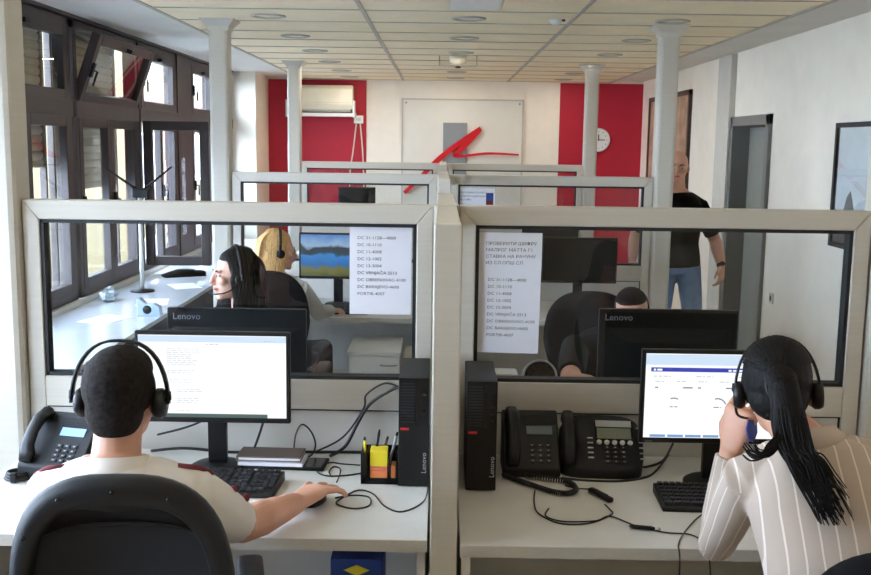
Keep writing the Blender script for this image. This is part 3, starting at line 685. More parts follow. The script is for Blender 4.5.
def handset(L=.2):
    m = MB(); pts = [(0, -L/2, 0), (0, -L/2+.03, .006), (0, -L/4, .022), (0, 0, .028), (0, L/4, .022), (0, L/2-.03, .006), (0, L/2, 0)]
    m.eloft(pts, [(.018, .012), (.025, .018), (.022, .014), (.020, .012), (.022, .014), (.025, .018), (.018, .012)], (1, 0, 0), 14, 2.6); return m
def phone(label, loc, rotz, w, d, hfront, hback, lcd, fancy=0, lift=None):
    t = thing('desk_phone', label, 'telephone', loc, rotz, 'black desk telephones')
    ang = math.atan2(hback-hfront, d)
    prof = [(-d/2, 0), (d/2, 0), (d/2, hback), (-d/2, hfront)]
    if fancy:
        n = 20; rings = []
        top = []
        for k in range(n):
            a = 2*PI*k/n; c, s = math.cos(a), math.sin(a)
            c = math.copysign(abs(c)**.55, c); s = math.copysign(abs(s)**.55, s)
            top.append((c*w/2, s*d/2))
        rings.append([(x*.96, y*.98, 0) for x, y in top]); zt = lambda y: hfront+(y+d/2)/d*(hback-hfront)
        rings.append([(x, y, zt(y)-.012) for x, y in top]); rings.append([(x*.96, y*.96, zt(y)) for x, y in top])
        MB().loft(rings).build('body', 'black2', t)
    else:
        MB().prism(prof, -w/2, w/2, 'x').build('body', 'black2', t, bevel=.006)
    R = T(0, -d/2, hfront) @ Matrix.Rotation(ang, 4, 'X')
    L = math.hypot(d, hback-hfront)
    cx = w*.16
    def plate(name, x0, x1, y0, y1, m, z0=.0005, z1=.003): return B(x0, x1, y0, y1, z0, z1).xf(R).build(name, m, t)
    if fancy:
        plate('display_bezel', cx-.062, cx+.062, L*.50, L*.86, 'gloss', .0005, .002)
        plate('display', cx-.055, cx+.055, L*.54, L*.74, 'lcd', .002, .0035)
        plate('maker_strip', cx-.058, cx+.058, L*.76, L*.88, 'silver', .002, .004)
        m = MB()
        for i in range(5): m.lathe([(.0085, 0), (.0085, .006), (.005, .008), (.001, .008)], (cx-.05+i*.025, L*.47, 0), 10)
        m.xf(R).build('soft_keys', 'keyw', t)
        m = MB(); m.add([(cx+.09, L*.70, .004), (cx+.108, L*.75, .004), (cx+.09, L*.80, .004), (cx+.072, L*.75, .004), (cx+.09, L*.70, 0), (cx+.108, L*.75, 0), (cx+.09, L*.80, 0), (cx+.072, L*.75, 0)], [(0, 1, 2, 3), (0, 4, 5, 1), (1, 5, 6, 2), (2, 6, 7, 3), (3, 7, 4, 0)])
        m.xf(R).build('navigation_pad', 'silver', t)
        m = MB()
        for i in range(5): m.box(cx-.088, cx-.070, L*(.18+i*.09), L*(.18+i*.09)+.004, 0, .003)
        for i in range(4): m.box(cx+.078, cx+.096, L*(.18+i*.10), L*(.18+i*.10)+.004, 0, .003)
        tag(m.xf(R).build('line_keys', 'keyw', t), kind='stuff')
    else:
        plate('display', cx-.042, cx+.042, L*.56, L*.70, lcd)
        m = MB()
        for i in range(5): m.box(cx-.055, cx+.055, L*(.74+i*.035), L*(.74+i*.035)+.002, 0, .002)
        m.xf(R).build('speaker_grille', 'gasket', t)
    m = MB()
    for r in range(4):
        for c in range(3):
            x = cx-.026+c*.026; yy = L*(.10+r*.085); m.box(x-.009, x+.009, yy, yy+.010, 0, .004)
    m.xf(R).build('keypad', 'key', t)
    m = MB()
    for r in range(4):
        for c in range(3):
            x = cx-.026+c*.026; yy = L*(.10+r*.085); m.box(x-.003, x+.003, yy+.003, yy+.007, .004, .0045)
    m.xf(R).build('key_legends', 'ink2', t)
    hs = handset(min(L*.95, .215)); hs.xf(T(-w*.5+.032, 0, 0) @ (R @ T(0, L/2, .012)))
    if lift: hs.xf(T(*lift))
    hs.build('handset', 'black', t)
    return t
phone('tall black desk phone beside the right computer tower', (.305, 3.155, .74), 0, .185, .15, .03, .185, 'lcdg')
phone('rounded black desk phone with a pale strip over its display', (.535, 3.16, .74), math.radians(-3), .275, .17, .035, .165, 'lcd', fancy=1)
phone('black desk phone with a blue display at the left edge', (-1.18, 3.03, .74), math.radians(-14), .22, .14, .05, .19, 'lcdb')

def cable(pts, r, label, name='cable', k=8):
    tag(MB().tube(spline(pts, k), r, 6).build(name, 'cable'), label, 'cable')
def coil(pts, R, r, n, label):
    sp = spline(pts, 40); out = []; L = len(sp)
    for i in range(L-1):
        for q in range(3):
            p = sp[i].lerp(sp[i+1], q/3); tt = (sp[min(i+1, L-1)]-sp[max(i-1, 0)]).normalized(); x = tt.cross(Vector((0, 0, 1))).normalized(); y = x.cross(tt); a = (i+q/3)/L*n*2*PI
            out.append(p+R*(math.cos(a)*x+math.sin(a)*y))
    tag(MB().tube(out, r, 5).build('coiled_cord', 'cable'), label, 'cable')
Z = .743
coil([(.212, 3.06, Z+.012), (.25, 3.03, Z+.008), (.291, 2.985, Z+.008), (.35, 2.925, Z+.008), (.40, 2.91, Z+.008), (.428, 2.945, Z+.008), (.415, 3.01, Z+.008), (.35, 3.045, Z+.008), (.28, 3.065, Z+.01)], .0065, .0025, 75, 'black coiled handset cord looped in front of the phones')
cable([(.304, 2.955, Z), (.292, 2.85, Z), (.296, 2.76, Z), (.348, 2.685, Z), (.433, 2.69, Z), (.506, 2.76, Z), (.508, 2.80, Z), (.50, 2.84, Z)], .0022, 'thin black headset cable looping across the right desk')
cable([(.33, 2.80, Z), (.315, 2.74, Z), (.36, 2.70, Z), (.45, 2.70, Z+.003), (.50, 2.745, Z), (.56, 2.675, Z), (.63, 2.63, Z), (.70, 2.615, Z), (.72, 2.54, Z), (.725, 2.51, .70), (.725, 2.46, .55)], .0022, 'thin black headset cable running off the front of the right desk')
cable([(.40, 2.99, Z+.004), (.44, 2.97, Z+.002), (.475, 2.95, Z+.008)], .0022, 'short thin cable leading to the inline controller')
cable([(.84, 2.82, Z), (.77, 2.77, Z), (.70, 2.66, Z), (.65, 2.55, Z), (.645, 2.51, .71), (.64, 2.47, .5)], .0022, 'thin black cable hanging off the desk beside the striped sleeve')
t = thing('inline_controller', 'small black inline headset controller on the right desk', 'controller', (.497, 2.902, .742), math.radians(-63))
MB().eloft([(-.055, 0, .008), (-.05, 0, .008), (.05, 0, .008), (.055, 0, .008)], [(.006, .005), (.011, .008), (.011, .008), (.006, .005)], (0, 1, 0), 12, 3).build('body', 'black', t)
B(-.03, .03, -.004, .004, .015, .018).build('buttons', 'key', t)
t = thing('cable_plug', 'slim black cable connector near the front of the right desk', 'connector', (.577, 2.65, .742), math.radians(-12))
MB().tube([(-.04, 0, .006), (-.03, 0, .006), (.02, 0, .006), (.03, 0, .006)], [.003, .006, .006, .004], 10).build('plug', 'black', t); MB().tube([(.03, 0, .006), (.045, 0, .006)], .0045, 10).build('ring', 'silver', t)
cable([(.66, 3.17, Z+.01), (.70, 3.20, Z), (.76, 3.24, Z+.01), (.80, 3.28, .80)], .004, 'black cable running from the rounded phone to the partition')
cable([(.40, 3.07, Z), (.48, 3.052, Z), (.58, 3.05, Z), (.67, 3.09, Z), (.72, 3.16, Z), (.78, 3.25, .77)], .004, 'black cable lying along the front of the rounded phone')
# left desk cables
cable([(-.30, 2.86, Z), (-.25, 2.885, Z), (-.20, 2.87, Z), (-.195, 2.80, Z), (-.24, 2.775, Z), (-.29, 2.81, Z), (-.28, 2.86, Z), (-.235, 2.925, Z+.002), (-.19, 2.90, Z), (-.15, 2.80, Z), (-.10, 2.755, Z), (-.045, 2.82, Z), (-.026, 2.93, Z), (-.027, 3.05, .80), (-.026, 3.0, .93)], .0025, 'thin black mouse cable looping beside the mouse hand')
cable([(-.25, 3.17, Z), (-.31, 3.18, Z), (-.355, 3.19, Z), (-.385, 3.11, Z), (-.35, 3.06, Z), (-.29, 3.065, Z), (-.24, 3.09, Z)], .0025, 'thin black cable loop between notebook and pen holder')
cable([(-.33, 3.05, Z), (-.345, 3.10, Z), (-.335, 3.15, Z), (-.31, 3.12, Z), (-.31, 3.0, Z)], .0022, 'short thin black cable end near the mouse hand')
cable([(-.12, 3.26, .99), (-.16, 3.27, .97), (-.227, 3.28, .92), (-.27, 3.28, .85), (-.31, 3.27, .775), (-.36, 3.25, .746)], .006, 'thick black cable rising behind the pen holder to the computer tower')
cable([(-.13, 3.27, .985), (-.18, 3.29, .99), (-.24, 3.29, .95), (-.25, 3.295, .90), (-.32, 3.29, .80), (-.42, 3.27, .75)], .0035, 'thinner black cable arching behind the pen holder')
cable([(-.485, 3.28, .75), (-.478, 3.28, .81), (-.457, 3.285, .845), (-.425, 3.28, .82), (-.41, 3.27, .775), (-.43, 3.24, .746), (-.5, 3.26, .745)], .003, 'thin black cable standing in a loop behind the notebook')
cable([(-.95, 3.29, .80), (-.85, 3.28, .83), (-.78, 3.28, .86), (-.72, 3.29, .89)], .004, 'black cable rising behind the lit document monitor')
cable([(-.97, 3.28, .746), (-.85, 3.27, .76), (-.7, 3.28, .746), (-.5, 3.29, .746), (-.3, 3.3, .746), (-.12, 3.3, .746)], .005, 'black cable lying along the back of the left desk')
cable([(-.62, 3.2, .746), (-.60, 3.22, .80), (-.58, 3.25, .87), (-.57, 3.28, .93)], .004, 'black cable rising beside the neck of the document monitor')
t = thing('cable_coil', 'small coil of black cable at the far left of the desk', 'cable coil', (-1.30, 2.99, .742))
m = MB()
for i in range(3):
    m.tube([(.04*math.cos(a*PI/12)*(1-.1*i), .032*math.sin(a*PI/12)*(1-.08*i), .006+.008*i) for a in range(25)], .005, 6)
m.build('loops', 'cable', t); B(-.008, .008, -.04, -.026, 0, .03).build('tie', 'black', t)
# mouse, notebooks, pen holder
t = thing('computer_mouse', 'dark mouse under the hand of the man in white', 'mouse', (-.356, 2.818, .741), math.radians(-22))
MB().ell((0, 0, .009), (.028, .052, .0165)).build('shell', 'black', t); MB().lathe([(.001, -.004), (.008, -.004), (.008, .004), (.001, .004)], (0, .03, .021), 12, 'x').build('wheel', 'key', t)
t = thing('tablet', 'black tablet lying under the notebook', 'tablet', (-.49, 3.165, .74), math.radians(-4))
B(-.13, .13, -.05, .06, 0, .012).build('body', 'black', t, bevel=.004); B(-.12, .12, -.044, .054, .012, .0125).build('screen', 'gloss', t)
t = thing('paper_block', 'white paper pad under the taupe notebook', 'paper pad', (-.535, 3.16, .754), math.radians(-3))
B(-.105, .105, -.048, .05, 0, .012).build('sheets', 'paper', t); B(-.105, .105, .05, .054, 0, .013).build('glued_edge', 'pier', t)
t = thing('notebook', 'taupe covered notebook on top of the paper pad', 'notebook', (-.54, 3.165, .768), math.radians(-2))
B(-.10, .10, -.045, .052, .003, .011).build('pages', 'paper', t); m = MB(); m.box(-.103, .103, -.048, .055, .011, .016); m.box(-.103, .103, -.048, .055, 0, .003); m.box(-.107, -.1, -.048, .055, 0, .016); m.build('cover', 'brownleather', t, bevel=.002)
t = thing('pen_holder', 'black mesh pen holder with pens and sticky notes', 'pen holder', (-.177, 3.03, .74))
m = MB(); x0, x1, y0, y1, h = -.058, .058, -.035, .055, .10
m.box(x0, x1, y0, y1, 0, .004); m.box(x0, x0+.003, y0, y1, 0, h); m.box(x1-.003, x1, y0, y1, 0, h); m.box(x0, x1, y1-.003, y1, 0, h); m.box(x0, x1, y0, y0+.003, 0, .02); m.box(x0, x0+.014, y0, y0+.003, 0, h); m.box(.028, .034, y0, y0+.003, 0, h); m.box(x1-.006, x1, y0, y0+.003, 0, h); m.box(x0+.018, x0+.022, y0, y1, 0, h)
m.build('rack', 'black', t)
for nm, a, b, z0, z1, mt, lab in (('sticky_notes', -.030, .024, .006, .040, 'orange', 'orange sticky notes in the pen holder, lowest in the block'), ('sticky_notes', -.030, .024, .041, .052, 'pink', 'pink sticky notes in the middle of the block'), ('sticky_notes', -.030, .024, .053, .105, 'yellow', 'bright yellow sticky notes on top of the block'), ('sticky_notes', .036, .050, .006, .055, 'orange', 'narrow orange sticky notes at the right of the pen holder')):
    o = tag(B(a, b, -.025, .03, z0, z1).build(nm, mt, bevel=.001), lab, 'sticky notes', 'sticky notes in the pen holder'); o.location = (-.177, 3.03, .74)
def pen(p, q, m, label):
    t = thing('pen', label, 'pen', p, 0, 'pens in the pen holder'); d = Vector(q)-Vector(p)
    MB().tube([Vector((0, 0, 0)), d*.92], .0045, 8).build('barrel', m, t); MB().tube([d*.92, d], [.0045, .003], 8).build('cap', 'black', t)
pen((-.205, 3.06, .745), (-.18, 3.05, .90), 'black2', 'dark pen leaning in the middle of the pen holder')
pen((-.16, 3.07, .745), (-.125, 3.075, .885), 'silver', 'silver pen leaning toward the computer tower')
pen((-.225, 3.05, .745), (-.227, 3.05, .875), 'yellow', 'yellow pen standing at the left of the pen holder')
pen((-.19, 3.075, .745), (-.155, 3.075, .87), 'brownleather', 'brown pen leaning behind the sticky notes')
# blue carton and under desk bits
t = thing('carton', 'dark blue carton with a yellow diamond under the left desk', 'carton', (-.24, 2.95, 0))
B(-.08, .08, -.04, .14, 0, .53).build('box', 'blue', t, bevel=.002)
MB().prism([(-.04, .495), (0, .478), (.04, .495), (0, .512)], -.0415, -.040).build('diamond_print', 'yellow', t)
m = MB(); m.box(-.08, .08, -.0408, -.040, .40, .44); m.build('band_print', 'lcdb', t)
cable([(.34, 2.66, .70), (.36, 2.65, .675), (.40, 2.64, .67), (.44, 2.65, .70)], .004, 'pale cable loop hanging under the right desk', 'hanging_cable')
C.objects['hanging_cable'].data.materials[0] = MT['white']

# ------------------------------------------------------------------ papers on the glass
def sheet(label, x0, x1, z0, z1, Y, body=None, size=.012, lead=1.0, tilt=0, tx=.03, tz=.04, name='paper_sheet'):
    t = thing(name, label, 'paper', ((x0+x1)/2, Y, z0), 0, 'sheets taped to the glass')
    h = (x1-x0)/2; s = B(-h, h, -.0008, 0, 0, z1-z0).build('sheet', 'paper', t)
    if body:
        text_mb(body, size, 'LEFT', lead, 1.12).xf(T(-h+tx, -.0012, z1-z0-tz) @ FACE).build('lettering', 'ink', t)
    t.rotation_euler = (0, tilt, 0); return t
LIST = 'DC 31-1128---4000\nDC 10-1110\nDC 11-4008\nDC 12-1002\nDC 13-3004\nDC VRNJAČA 2513\nDC OBRENOVAC-4100\nDC BARAJEVO-4600\nPORTIR-4007'
PY = P1-.0045
sheet('typed list of numbers taped to the left pane', -.303, -.094, 1.215, 1.513, PY, LIST, .0145, 1.64, 0, .026, .042)
sheet('typed list of numbers taped to the right pane, below the short notice', .128, .341, 1.088, 1.385, PY, LIST, .0145, 1.64, .012, .034, .050)
sheet('short notice taped to the right pane, over the number list', .128, .345, 1.372, 1.50, PY-.002, 'ПРОВЕРИТИ ШИФРУ\nМАЛРОГ МАТТА Г1\nСТАВКА НА РАЧУНУ\nИЗ СЛ.ОПШ СЛ', .0150, 1.45, 0, .028, .042)
sheet('white sheet peeking out above the typed list on the left pane', -.275, -.17, 1.44, 1.519, P1+.006)
t = sheet('landscape print with a small picture taped to the second partition', .10, .37, 1.37, 1.50, P2-.0045, 'ПОШТОВАНЕ КОЛЕГЕ\nМОЛИМО ОДРЖАВАТИ\nЧИСТОЋУ', .016, 1.5, 0, .02, .035)
B(.075, .125, -.0014, -.0008, .05, .10).build('picture_print', 'blue', t); B(.075, .125, -.0014, -.0008, .01, .05).build('picture_print', 'redtrim', t)
sheet('narrow white strip of paper low on the second partition, door side', .40, .72, 1.372, 1.39, P2-.0045, name='paper_strip')

# ------------------------------------------------------------------ second row furniture
def pedestal(label, loc, n=3, w=.30, d=.50, h=.58):
    t = thing('drawer_pedestal', label, 'cabinet', loc, 0, 'drawer pedestals')
    B(-w/2, w/2, .012, d, .03, h).build('body', 'panel', t, bevel=.002)
    B(-w/2-.006, w/2+.006, -.006, d, h, h+.02).build('top', 'desk', t, bevel=.002)
    dh = (h-.05)/5
    for i in range(5):
        z = .05+i*dh; dr = B(-w/2+.004, w/2-.004, -.006, .012, z+.004, z+dh-.004).build('drawer', 'desk', t, bevel=.002)
        MB().tube(spline([(.04, -.006, z+dh*.5), (.045, -.022, z+dh*.5), (.085, -.026, z+dh*.48), (.125, -.022, z+dh*.5), (.13, -.006, z+dh*.5)], 4), .004, 6).build('handle', 'metal', dr)
    m = MB()
    for x in (-1, 1):
        for y in (.06, d-.05): m.lathe([(.02, 0), (.02, .03)], (x*(w/2-.04), y, 0), 10)
    m.build('castor', 'black', t)
pedestal('pale drawer pedestal under the second row desk, below the typed list', (-.37, 5.65, 0))
t = thing('computer_case', 'beige computer case standing beside the drawer pedestal', 'computer', (-.125, 5.62, 0))
B(-.075, .075, 0, .42, .01, .56).build('case', 'pier', t, bevel=.004); B(-.06, .06, -.006, 0, .40, .45).build('drive', 'silver', t); B(-.06, .06, -.006, 0, .48, .52).build('drive', 'dark', t)
keyboard('dark keyboard on the second row desk before the lake wallpaper monitor', (-.66, 6.18, .74), 0)
t = thing('desk_speaker', 'small dark speaker beside the lake wallpaper monitor', 'speaker', (-.90, 6.35, .74))
B(-.035, .035, -.04, .04, 0, .16).build('cabinet', 'black2', t, bevel=.005); MB().lathe([(.001, -.043), (.026, -.043), (.028, -.04)], (0, 0, .05), 16, 'y').build('cone', 'silver', t); MB().lathe([(.001, -.043), (.016, -.043), (.018, -.04)], (0, 0, .12), 16, 'y').build('tweeter', 'silver', t)
t = thing('desk_fan', 'small round black desk fan beside the leaning man', 'fan', (.382, 3.66, .74))
MB().lathe([(.001, 0), (.06, 0), (.055, .012), (.001, .016)], (0, 0, 0), 20).build('base', 'black', t); B(-.008, .008, .02, .035, .01, .15).build('stem', 'black', t)
m = MB(); m.tube([(.062*math.cos(a*PI/16), 0, .195+.062*math.sin(a*PI/16)) for a in range(33)], .004, 8)
m.build('rim', 'silver', t)
m = MB()
for i in range(12):
    a = i*PI/6; m.tube([(.012*math.cos(a), -.014, .195+.012*math.sin(a)), (.04*math.cos(a), -.014, .195+.04*math.sin(a)), (.061*math.cos(a), 0, .195+.061*math.sin(a))], .0014, 5)
for r in (.025, .045): m.tube([(r*math.cos(a*PI/12), -.014, .195+r*math.sin(a*PI/12)) for a in range(25)], .0014, 5)
m.build('guard', 'cable', t)
MB().lathe([(.001, .0), (.058, .0), (.058, .02), (.03, .035), (.001, .035)], (0, .004, .195), 20, 'y').build('housing', 'black', t)
for i in range(3):
    a = i*2*PI/3; MB().prism([(.01*math.cos(a), .195+.01*math.sin(a)), (.05*math.cos(a-.35), .195+.05*math.sin(a-.35)), (.052*math.cos(a+.3), .195+.052*math.sin(a+.3))], -.008, -.004).build('blade', 'black2', t)
t = thing('storage_box', 'beige box on the desk behind the right pane, under the typed list', 'box', (.23, 3.72, .74))
B(-.07, .07, -.05, .05, 0, .19).build('carton', 'pier', t, bevel=.003); B(-.072, .072, -.052, .052, .15, .20).build('lid', 'pier', t, bevel=.003)
# window counter things
t = thing('tv_antenna', 'dark rabbit ear antenna on a white stand before the windows', 'antenna', (-2.22, 7.40, .67))
MB().lathe([(.001, 0), (.09, 0), (.085, .012), (.02, .02), (.001, .02)]).build('base', 'black', t); MB().tube([(0, 0, .015), (0, 0, .74)], .016, 10).build('stand', 'white', t)
B(-.05, .07, -.03, .03, .70, .77).build('amplifier', 'black', t, bevel=.008)
MB().tube([(-.02, 0, .76), (-.14, .0, .84), (-.25, .0, .92)], [.012, .009, .005], 8).build('rod', 'black', t)
MB().tube([(.03, 0, .76), (.13, .0, .84), (.24, .0, .93)], [.012, .009, .005], 8).build('rod', 'black', t)
t = thing('folded_cloth', 'dark crumpled cloth lying on the window counter', 'cloth', (-2.14, 8.3, .67), .5)
m = MB(); rg = random.Random(5)
rings = []
for i in range(9):
    u = -.17+i*.0425; hgt = .045*(1-(u/.19)**2)+.006; rings.append([(u, .07*math.cos(a*PI/6)*(1+.2*rg.random()), max(0, hgt*math.sin(a*PI/6)*(1+.4*rg.random()))) for a in range(12)])
m.loft(rings).build('heap', 'blackshirt', t); MB().ell((.12, -.04, .025), (.06, .05, .025)).build('fold', 'blackshirt', t)
t = thing('plastic_bag', 'crumpled clear plastic bag against the window ledge', 'bag', (-2.32, 6.95, .67))
m = MB(); m.ell((0, 0, .035), (.05, .10, .045), None, 14, 9); m.v = [v+Vector((rg.uniform(-.014, .014), rg.uniform(-.014, .014), rg.uniform(-.014, .014) if v.z > .02 else 0)) for v in m.v]
m.build('bag', 'clear', t, smooth=False); MB().lathe([(.02, .06), (.008, .075), (.022, .095)], (0, .05, 0), 9).build('knot', 'clear', t)
t = thing('tape_dispenser', 'pale blue plastic holder with a dark hub near the dark haired woman', 'holder', (-1.70+.0, 6.3, .67)) 
m = MB().prism([(-.075, 0), (.075, 0), (.07, .06), (.03, .085), (-.02, .08), (-.06, .12), (-.08, .11)], -.03, .03)
m.build('body', 'bluepl', t, bevel=.006); MB().lathe([(.001, -.034), (.028, -.034), (.028, .034), (.001, .034)], (-.01, 0, .045), 16, 'y').build('hub', 'black', t)
t.location = (-1.86, 6.35, .67)
for i, (x, y, a, lb) in enumerate(((-2.0, 6.9, .2, 'loose white sheet on the window counter before the antenna'), (-2.1, 6.2, -.3, 'loose white sheet on the near part of the window counter'), (-1.98, 7.7, .5, 'loose white sheet on the window counter beside the dark cloth'))):
    o = tag(B(-.105, .105, -.148, .148, 0, .0015).build('paper_sheet', 'paper'), lb, 'paper', 'loose sheets on the window counter'); o.location = (x, y, .6705); o.rotation_euler = (0, 0, a)

# ================================================================== CHAIRS
def outline(t, hw, zc, hz, taper=.12):
    c, s = math.cos(t), math.sin(t)
    c = math.copysign(abs(c)**.72, c); s = math.copysign(abs(s)**.72, s)
    z = s*hz; return c*hw*(1-taper*max(0, -s)-.04*abs(s)), zc+z
def chair_proto(label, style, loc, rotz, hw=.215, ztop=1.15, zbot=.60, group='black office swivel chairs'):
    t = thing('office_chair', label, 'chair', loc, rotz, group)
    zc, hz = (ztop+zbot)/2, (ztop-zbot)/2; n = 48
    def yy(x, z): return -.23-.10*(z-.75)*.6+.55*x*x
    def ring(sc, off, inner=0):
        r = []
        for k in range(n):
            a = 2*PI*k/n; x, z = outline(a, hw, zc, hz); x *= sc; z = zc+(z-zc)*sc
            if inner: z -= .018*math.exp(-(x/.06)**2)*(1 if z > zc else 0)
            r.append((x, yy(x, z)+off, z))
        return r
    if style == 'mesh':
        m = MB(); rr = [ring(.79, .012, 1), ring(.80, -.012, 1), ring(.84, -.022), ring(.92, -.024), ring(.98, -.016), ring(1.0, -.002), ring(.99, .014), ring(.9, .022), ring(.81, .022, 1), ring(.79, .012, 1)]
        m.loft(rr, cap=False).build('back_frame', 'chair', t)
        m = MB(); m.loft([ring(.83, .016, 1)]+[ring(q, .020+.03*(1-q), 0) for q in (.65, .45, .25, .02)], cap=False); m.build('back_mesh', 'mesh', t)
        m = MB()
        for a in (65, 90, 115, 150, 30, 185, -5):
            x, z = outline(math.radians(a), hw, zc, hz); x *= .9; z = zc+(z-zc)*.9
            m.lathe([(.001, -.027), (.004, -.027), (.004, -.018)], (x, yy(x, z), z), 8, 'y')
        m.build('screws', 'gloss', t)
        m = MB(); m.tube(spline([(-hw*.72, yy(hw*.7, zc+hz*.55)+.012, zc+hz*.52), (-hw*.3, yy(.1, zc)+.01, zc+hz*.60), (hw*.3, yy(.1, zc)+.01, zc+hz*.60), (hw*.72, yy(hw*.7, zc+hz*.55)+.012, zc+hz*.52)]), .005, 6); m.build('lumbar_bar', 'chair', t)
    else:
        m = MB(); m.loft([ring(.02, .05), ring(.6, .048), ring(.86, .04), ring(.97, .02), ring(1.0, 0), ring(.97, -.02), ring(.8, -.03), ring(.02, -.034)], cap=True).build('backrest', 'fabric', t)
    m = MB(); m.tube(spline([(0, -.26, zbot+.12), (0, -.27, zbot), (0, -.24, .50), (0, -.12, .42), (0, 0, .41)]), .022, 8); m.build('back_stem', 'black', t)
    m = MB(); rr = []
    for z, sc in ((.415, .85), (.42, .96), (.45, 1.0), (.475, .95), (.482, .7), (.484, .05)):
        r = []
        for k in range(36):
            a = 2*PI*k/36; c, s = math.cos(a), math.sin(a); c = math.copysign(abs(c)**.6, c); s = math.copysign(abs(s)**.6, s)
            r.append((c*.235*sc, .02+s*.225*sc, z-.01*(s > .6)))
        rr.append(r)
    m.loft(rr).build('seat', 'fabric', t)
    ax_, ay_, az_ = (.185, .19, .748) if style == 'mesh' else (.27, 0, .667)
    for s in (-1, 1):
        m = MB(); m.tube(spline([(s*.20, .0, .43), (s*.265, .0, .46), (s*.275, .01, .58), (s*(ax_+.02), .02+ay_*.6, az_-.012)]), .016, 8); ar = m.build('armrest', 'black', t)
        MB().eloft([(s*(ax_+.03), -.11+ay_, az_-.002), (s*(ax_+.03), -.09+ay_, az_), (s*ax_, .10+ay_, az_), (s*ax_, .12+ay_, az_-.004)], [(.022, .008), (.032, .014), (.034, .014), (.024, .008)], (1, 0, 0), 14, 3).build('arm_pad', 'chair', ar)
    m = MB(); m.lathe([(.028, .12), (.028, .27), (.018, .28), (.018, .41)], n=14); m.build('gas_column', 'black', t)
    for k in range(5):
        a = 2*PI*k/5+.3; c, s = math.cos(a), math.sin(a)
        lg = MB().tube([(0.02*c, 0.02*s, .125), (.17*c, .17*s, .105), (.29*c, .29*s, .075)], [.026, .02, .015], 8).build('base_leg', 'black', t)
        m = MB(); m.lathe([(.001, -.022), (.027, -.022), (.03, -.015), (.03, .015), (.027, .022), (.001, .022)], (.29*c, .29*s, .03), 14, 'x'); m.tube([(.29*c, .29*s, .03), (.29*c, .29*s, .08)], .008, 6); m.build('castor', 'gloss', lg)
    return t
chair_proto('black mesh back swivel chair with the man in white', 'mesh', (-.632, 2.09, 0), math.radians(4), hw=.222, ztop=1.158)
up = chair_proto('black padded swivel chair with the woman in striped shirt', 'pad', (.93, 1.98, 0), math.radians(-6), hw=.23, ztop=1.07)
dup(up, (-.83, 4.62, .09), PI+.15, 'black padded swivel chair with the dark haired woman')
dup(up, (.75, 4.67, .01), PI, 'black padded swivel chair with the leaning man')
dup(up, (-.93, 5.55, -.0), -.3, 'black padded swivel chair with the blonde woman')
dup(up, (.86, 8.1, 0), PI, 'black padded swivel chair far behind the second partition')
for o in list(C.objects):
    if o.name.startswith('office_chair') and abs(o.location.z-.09) < .001: o.location.z = 0; o.scale = (1, 1, 1.09)

# ================================================================== PEOPLE
def baked(mb, name, material, parent, base, voxel, smooth=3, shape=None):
    me = bpy.data.meshes.new('tmp'); me.from_pydata([tuple(v-base) for v in mb.v], [], mb.f)
    bm = bmesh.new(); bm.from_mesh(me); bmesh.ops.recalc_face_normals(bm, faces=bm.faces); bm.to_mesh(me); bm.free()
    o = bpy.data.objects.new('tmp', me); C.objects.link(o)
    r = o.modifiers.new('r', 'REMESH'); r.mode = 'VOXEL'; r.voxel_size = voxel; r.use_smooth_shade = True
    if smooth: s = o.modifiers.new('s', 'SMOOTH'); s.factor = .5; s.iterations = smooth
    dg = bpy.context.evaluated_depsgraph_get(); nm = bpy.data.meshes.new_from_object(o.evaluated_get(dg))
    bpy.data.objects.remove(o); bpy.data.meshes.remove(me)
    nm.name = name; nm.materials.clear(); nm.materials.append(MT[material]); nm.polygons.foreach_set('use_smooth', [True]*len(nm.polygons))
    if shape:
        for v in nm.vertices: v.co = shape(v.co)
    n = bpy.data.objects.new(name, nm); C.objects.link(n); n.parent = parent
    return n
V = Vector
def headM(c, yaw, pitch=0, roll=0, sc=1.0):
    return T(*c) @ Matrix.Rotation(math.radians(yaw), 4, 'Z') @ Matrix.Rotation(math.radians(-pitch), 4, 'X') @ Matrix.Rotation(math.radians(roll), 4, 'Y') @ Matrix.Scale(sc, 4)
def head_into(mb, H, female=False):
    h = MB(); j = .9 if female else 1
    h.ell((0, -.014, .03), (.073, .093, .086)); h.ell((0, .022, -.02), (.064*j, .066, .078))
    h.ell((0, .035, -.062), (.050*j, .050, .042)); h.ell((0, .066, -.090), (.024, .022, .019))
    h.eloft([(0, .080, .030), (0, .091, .012), (0, .102, -.010), (0, .109, -.024), (0, .092, -.036)], [(.008, .008), (.008, .009), (.009, .010), (.013, .009), (.010, .006)], (1, 0, 0), 12)
    h.ell((0, .077, .026), (.050, .014, .009)); h.ell((0, .086, -.055), (.022, .011, .012))
    for s in (-1, 1):
        h.ell((s*.040, .062, -.018), (.022, .022, .018))
        h.ell((s*.074, -.006, -.008), (.009, .019, .031), Matrix.Rotation(s*-.35, 3, 'Z'))
    h.xf(H); mb.add(h.v, h.f)
